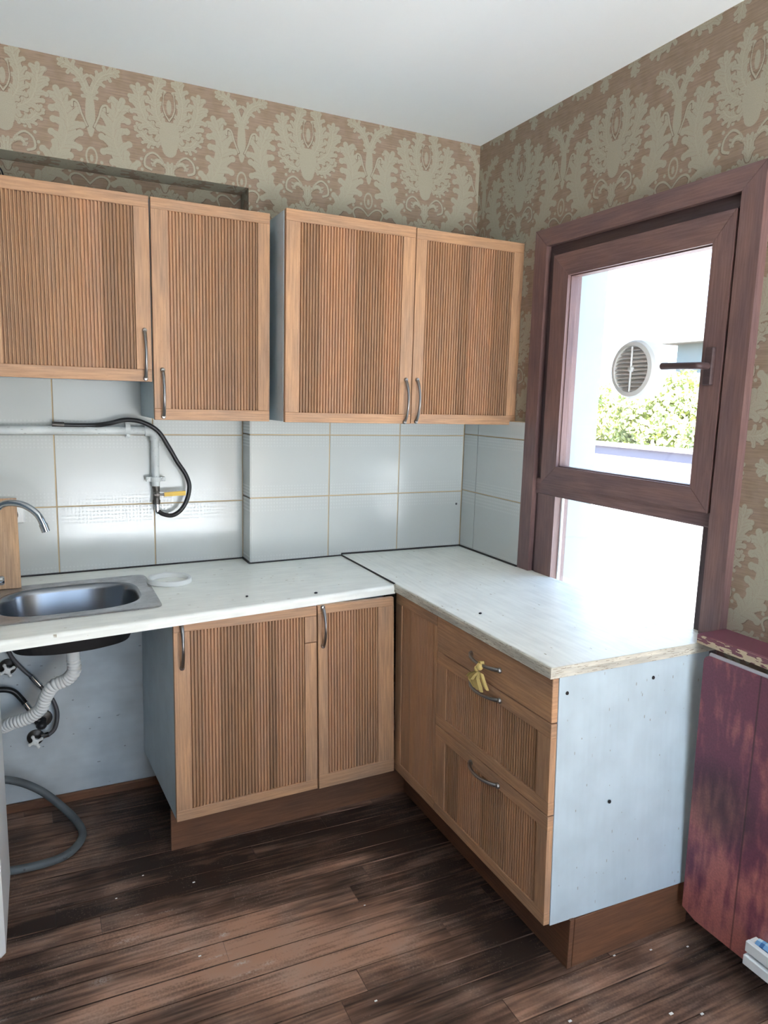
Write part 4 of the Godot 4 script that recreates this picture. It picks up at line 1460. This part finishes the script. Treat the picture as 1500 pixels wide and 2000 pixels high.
func gas() -> void:
	var t := thing("gas_pipe", "white painted gas pipe running along the tiles and turning down to a valve", "pipe", Vector3(-1.6, 1.3, -0.07))
	var z := -0.075
	var b := mb()
	b.us = Vector2(4, 4)
	b.tube([Vector3(-2.5, 1.420, z), Vector3(-1.395, 1.423, z)], [0.0165], 16)
	b.tube(smooth([Vector3(-1.415, 1.423, z), Vector3(-1.392, 1.421, z), Vector3(-1.379, 1.407, z), Vector3(-1.378, 1.385, z)], 5), [0.021], 16)
	b.tube([Vector3(-1.378, 1.40, z), Vector3(-1.378, 1.205, z)], [0.0155], 16)
	part("tube", b, M.pipe_paint, t)
	for q in [[Vector3(-1.478, 1.432, z), true], [Vector3(-1.378, 1.232, z), false]]:
		b = mb()
		var o: Vector3 = q[0]
		var e := Vector3(0, 1, 0) if q[1] else Vector3(1, 0, 0)
		var ax := Vector3(1, 0, 0) if q[1] else Vector3(0, 1, 0)
		b.lathe(o - ax * 0.009, ax, [Vector2(0.0165, 0.0), Vector2(0.021, 0.0), Vector2(0.021, 0.018), Vector2(0.0165, 0.018)], 18, true)
		for s in [-1.0, 1.0]:
			var c: Vector3 = o + e * s * 0.027
			b.box(c - Vector3(0.0095, 0.0095, 0.006), c + Vector3(0.0095, 0.0095, 0.006), 0.002)
			b.lathe(c + Vector3(0, 0, 0.006), Vector3(0, 0, 1), [Vector2(0.006, 0), Vector2(0.005, 0.004), Vector2(0, 0.004)], 10)
		b.box(o + Vector3(-0.006, -0.006, -0.036), o + Vector3(0.006, 0.006, -0.015))
		part("clamp", b, M.pipe_paint, t)
	b = mb()
	b.tube([Vector3(-1.377, 1.212, z), Vector3(-1.377, 1.196, z), Vector3(-1.376, 1.195, z), Vector3(-1.376, 1.150, z), Vector3(-1.376, 1.149, z), Vector3(-1.376, 1.132, z)], [0.0145, 0.0145, 0.0125, 0.0125, 0.0145, 0.0145], 8)
	b.lathe(Vector3(-1.376, 1.173, z), Vector3(0, 0, 1), [Vector2(0.013, 0.0), Vector2(0.012, 0.022), Vector2(0.006, 0.024), Vector2(0.006, 0.03), Vector2(0, 0.03)], 12)
	part("ball_valve", b, M.brass_dark, t)
	b = mb()
	b.box(Vector3(-1.388, 1.168, z + 0.022), Vector3(-1.345, 1.178, z + 0.027), 0.002)
	part("lever_arm", b, M.brass_dark, t)
	b = mb()
	b.hexa([Vector3(-1.350, 1.1655, z + 0.02), Vector3(-1.268, 1.168, z + 0.024), Vector3(-1.268, 1.186, z + 0.024), Vector3(-1.350, 1.1815, z + 0.02), Vector3(-1.350, 1.1655, z + 0.03), Vector3(-1.268, 1.168, z + 0.034), Vector3(-1.268, 1.186, z + 0.034), Vector3(-1.350, 1.1815, z + 0.03)])
	part("lever_grip", b, M.yellow, t, "yellow lever grip")
	b = mb()
	b.tube([Vector3(-1.376, 1.133, z), Vector3(-1.374, 1.105, z), Vector3(-1.368, 1.098, z)], [0.010, 0.0105, 0.010], 12)
	part("hose_nipple", b, M.chrome, t)
	t = thing("gas_hose", "black rubber gas hose hanging in a loop from the pipe valve", "hose", Vector3(-1.4, 1.3, -0.06))
	b = mb()
	hose(b, [Vector3(-1.374, 1.106, z), Vector3(-1.353, 1.092, z + 0.01), Vector3(-1.320, 1.087, z + 0.02), Vector3(-1.287, 1.108, z + 0.025), Vector3(-1.262, 1.150, z + 0.025), Vector3(-1.252, 1.205, z + 0.025), Vector3(-1.266, 1.252, z + 0.022), Vector3(-1.297, 1.302, z + 0.02), Vector3(-1.330, 1.362, z + 0.025), Vector3(-1.370, 1.423, z + 0.03), Vector3(-1.428, 1.457, z + 0.03), Vector3(-1.487, 1.464, z + 0.024), Vector3(-1.545, 1.450, z + 0.018), Vector3(-1.595, 1.442, z + 0.005), Vector3(-1.66, 1.441, z + 0.004), Vector3(-1.705, 1.441, z + 0.004)], 0.0088, 0.0, 12)
	part("tube", b, M.rubber, t)
	b = mb()
	b.tube([Vector3(-1.685, 1.441, z + 0.004), Vector3(-1.700, 1.441, z + 0.004), Vector3(-1.701, 1.442, z + 0.004), Vector3(-1.742, 1.444, z + 0.004)], [0.0075, 0.0075, 0.0105, 0.0105], 6)
	part("end_nut", b, M.brass_dark, t)

func right_side() -> void:
	var t := thing("drop_leaf_table", "maroon painted drop leaf table on the wall with its leaf hanging down", "table", Vector3(-0.06, 0.0, 1.9))
	var b := mb()
	b.us = Vector2(1.4, 1.0 / 0.030)
	b.uo = Vector2(0, -0.893 / 0.030)
	b.box(Vector3(-0.085, 0.893, 1.452), Vector3(0.03, 0.9225, 2.6), 0.003, 2)
	var lg := part("ledge", b, M.maroon_plain, t)
	b = mb()
	b.us = Vector2(1.2, -1.0 / 0.030)
	b.uo = Vector2(0.1, 0.9225 / 0.030)
	b.box(Vector3(-0.0875, 0.8935, 1.452), Vector3(-0.0855, 0.920, 2.6), 0.0005, 2)
	part("ledge_edge", b, M.ledge, lg, "front edge with paint chipped off pale wood")
	# hanging leaf with rounded upper corner
	b = mb()
	b.us = Vector2(1.0 / 0.62, -1.0 / 0.82)
	b.uo = Vector2(-1.49 / 0.62, 0.88 / 0.82)
	var out := []
	var r := 0.022
	for k in 6:
		var a := PI / 2 * k / 5.0
		out.append(Vector2(1.497 + r - r * cos(a), 0.877 - r + r * sin(a)))
	out.append(Vector2(2.3, 0.877))
	out.append(Vector2(2.3, 0.075))
	out.append(Vector2(1.555, 0.075))
	out.append(Vector2(1.508, 0.090))
	var xa := -0.106
	var xb := -0.088
	var ce := Vector2(1.85, 0.45)
	for k in out.size():
		var p: Vector2 = out[k]
		var q: Vector2 = out[(k + 1) % out.size()]
		for x in [xa, xb]:
			var nn := Vector3(-1 if x == xa else 1, 0, 0)
			b.tri(Vector3(x, ce.y, ce.x), Vector3(x, p.y, p.x), Vector3(x, q.y, q.x), nn, nn, nn, Vector2(ce.x, ce.y), p, q)
		var en := Vector3(0, (p - q).x, -(p - q).y)
		en = Vector3(0, -(q.x - p.x), (q.y - p.y)).normalized()
		var mid := (p + q) / 2 - ce
		if en.dot(Vector3(0, mid.y, mid.x)) < 0:
			en = -en
		b.quad(Vector3(xa, p.y, p.x), Vector3(xb, p.y, p.x), Vector3(xb, q.y, q.x), Vector3(xa, q.y, q.x), en, p, p, q, q)
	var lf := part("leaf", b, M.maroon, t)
	b = mb()
	b.tube([Vector3(-0.099, 0.8785, 1.513), Vector3(-0.099, 0.8785, 2.28)], [0.0065], 10)
	part("leaf_edge", b, M.grey_edge, lf, "pale grey rounded upper edge")
	# white slatted crate with a cloth
	t = thing("slatted_crate", "low white slatted bench at the right picture edge", "bench", Vector3(0.0, 0, 2.0))
	var o := Vector3(-0.152, 0.107, 1.752)
	for k in 2:
		b = mb()
		b.box(Vector3(o.x - 0.004 * (1 - k), 0.1065 + k * 0.0365, o.z - 0.003), Vector3(o.x + 0.014, 0.135 + k * 0.039, o.z + 0.5), 0.002, 2)
		part("side_slat", b, M.white, t)
		b = mb()
		b.box(Vector3(o.x + 0.0145, 0.1065 + k * 0.0365, o.z - 0.002), Vector3(-0.112, 0.135 + k * 0.039, o.z + 0.012), 0.002, 0)
		part("end_slat", b, M.white, t)
	b = mb()
	b.box(Vector3(o.x + 0.015, 0.112, o.z + 0.30), Vector3(-0.112, 0.165, o.z + 0.49), 0.002)
	part("inner_block", b, M.white, t)
	for q in [0.20, 0.46]:
		b = mb()
		b.box(Vector3(o.x + 0.016, 0.0, o.z + q), Vector3(-0.115, 0.112, o.z + q + 0.03), 0.002, 1)
		part("leg", b, M.white, t)
	b = mb()
	b.us = Vector2(9, 9)
	var nx := 6
	var nz := 24
	for i in nx:
		for k in nz:
			var P := []
			for q in [[0, 0], [1, 0], [1, 1], [0, 1]]:
				var u := float(i + q[0]) / nx
				var v := float(k + q[1]) / nz
				P.append(Vector3(o.x + 0.0145 + u * 0.03, 0.171 + 0.010 * sin(PI * u) + 0.004 * sin(v * 23.0), o.z + 0.013 + v * 0.46))
			b.quad(P[0], P[1], P[2], P[3], Vector3.UP, Vector2(P[0].x, P[0].z), Vector2(P[1].x, P[1].z), Vector2(P[2].x, P[2].z), Vector2(P[3].x, P[3].z))
	b.box(Vector3(o.x + 0.015, 0.160, o.z + 0.0135), Vector3(o.x + 0.044, 0.170, o.z + 0.47), 0.001, 2)
	single("checked_cloth", b, M.cloth, "blue and white checked cloth lying in the white slatted bench", "cloth", Vector3(-0.12, 0.16, 1.98))

func small_things() -> void:
	# knotted ribbon on the top drawer handle
	var o := Vector3(-0.627, 0.793, 1.150)
	var t := thing("ribbon", "yellowed cloth ribbon knotted round the top drawer handle", "ribbon", o)
	var b := mb()
	b.ball(o + Vector3(-0.006, -0.004, 0), Vector3(0.011, 0.012, 0.011), 12, 8)
	b.ball(o + Vector3(-0.009, -0.014, -0.011), Vector3(0.008, 0.010, 0.008), 10, 6)
	b.tube([o + Vector3(0.006, -0.006, 0), o + Vector3(0.004, 0.007, 0), o + Vector3(-0.008, 0.008, 0)], [0.006], 8)
	part("knot", b, M.ribbon, t)
	for tail in [[[0.0, -0.022, -0.004, 0.008], [-0.004, -0.040, -0.022, 0.026], [-0.006, -0.058, -0.012, 0.034], [-0.004, -0.075, 0.004, 0.022]], [[0.002, -0.024, 0.008, 0.006], [0.0, -0.040, 0.022, 0.008], [-0.003, -0.050, 0.036, 0.009], [-0.004, -0.058, 0.050, 0.005]], [[-0.002, -0.02, -0.006, 0.006], [-0.01, -0.034, -0.022, 0.016], [-0.012, -0.050, -0.034, 0.018]]]:
		b = mb()
		for k in tail.size() - 1:
			var A: Array = tail[k]
			var B: Array = tail[k + 1]
			var cols := 6
			for j in cols:
				var s0 := float(j) / cols - 0.5
				var s1 := float(j + 1) / cols - 0.5
				var P := []
				for q in [[A, s0], [A, s1], [B, s1], [B, s0]]:
					var w: Array = q[0]
					P.append(o + Vector3(w[0] - 0.006 + 0.004 * sin(q[1] * 14.0), w[1], w[2] + q[1] * 2.0 * w[3]))
				var nn: Vector3 = (P[2] - P[0]).cross(P[3] - P[1]).normalized()
				b.quad(P[0], P[1], P[2], P[3], nn)
				var back := []
				for p in P:
					back.append(p + Vector3(0.0012, 0, 0))
				b.quad(back[0], back[1], back[2], back[3], -nn)
		part("tail", b, M.ribbon, t)
	# cable end in the niche above the cabinets
	b = mb()
	for s in [0.0, 0.008]:
		hose(b, [Vector3(-1.93 + s, 2.33, -0.05), Vector3(-1.885 + s, 2.31, -0.03), Vector3(-1.868 + s, 2.285, -0.02), Vector3(-1.864 + s, 2.222, 0.0)], 0.003, 0.0, 8)
	single("cable", b, M.black, "black cable drooping over the far left wall cabinet", "cable", Vector3(-1.88, 2.222, -0.02))
	# chip in the tile and specks on the worktops
	b = mb()
	b.lathe(Vector3(-0.027, 1.093, 0.0), Vector3(0, 0, 1), [Vector2(0.006, -0.001), Vector2(0.0055, 0.0008), Vector2(0, 0.0004)], 10)
	single("wall_plug", b, M.braid, "small grey plug hole in the tile near the corner", "plug", Vector3(-0.027, 1.093, 0.0))
	var labels := ["dark crumb on the right worktop near its front edge", "dark crumb on the left worktop above the wide door", "dark flake at the left worktop front above the narrow door"]
	var k := 0
	for q in [[-0.523, 0.8895, 0.977, 0.006], [-1.159, 0.8765, 0.480, 0.005], [-0.923, 0.8795, 0.530, 0.007]]:
		b = mb()
		b.ball(Vector3(q[0], q[1] + 0.0025, q[2]), Vector3(q[3], 0.003, q[3] * 0.7), 9, 6)
		single("crumb", b, M.black, labels[k], "crumb", Vector3(q[0], q[1], q[2]), "crumbs on the worktops")
		k += 1
	# flakes of paint on the boards
	var spots := [[-0.287, 1.745, 0.005, "near the lower right picture edge"], [-0.361, 1.711, 0.006, "at the bottom right, the larger one"], [-0.240, 1.525, 0.004, "before the middle of the end plinth"],
		[-0.355, 1.498, 0.004, "touching the end plinth's foot"], [-0.13, 1.560, 0.004, "in the dusty corner by the maroon leaf"], [-1.395, 0.70, 0.004, "beside the dark stain near the left plinth"], [-0.93, 1.02, 0.003, "in the middle of the open floor"],
		[-1.54, 0.60, 0.003, "left of the wide cabinet's plinth"], [-1.05, 1.36, 0.004, "near the picture's lower edge at its centre"], [-0.62, 1.62, 0.005, "left of the front plinth corner"], [-1.63, 0.68, 0.003, "right of the curling grey hose"], [-1.44, 1.02, 0.004, "on the worn patch at the lower left"]]
	for q in spots:
		b = mb()
		b.box(Vector3(q[0] - q[2], 0.0, q[1] - q[2] * 0.6), Vector3(q[0] + q[2], 0.002, q[1] + q[2] * 0.6), 0.0008)
		single("paint_flake", b, M.white, "tiny white flake on the floor " + q[3], "flake", Vector3(q[0], 0, q[1]), "paint flakes on the floor")
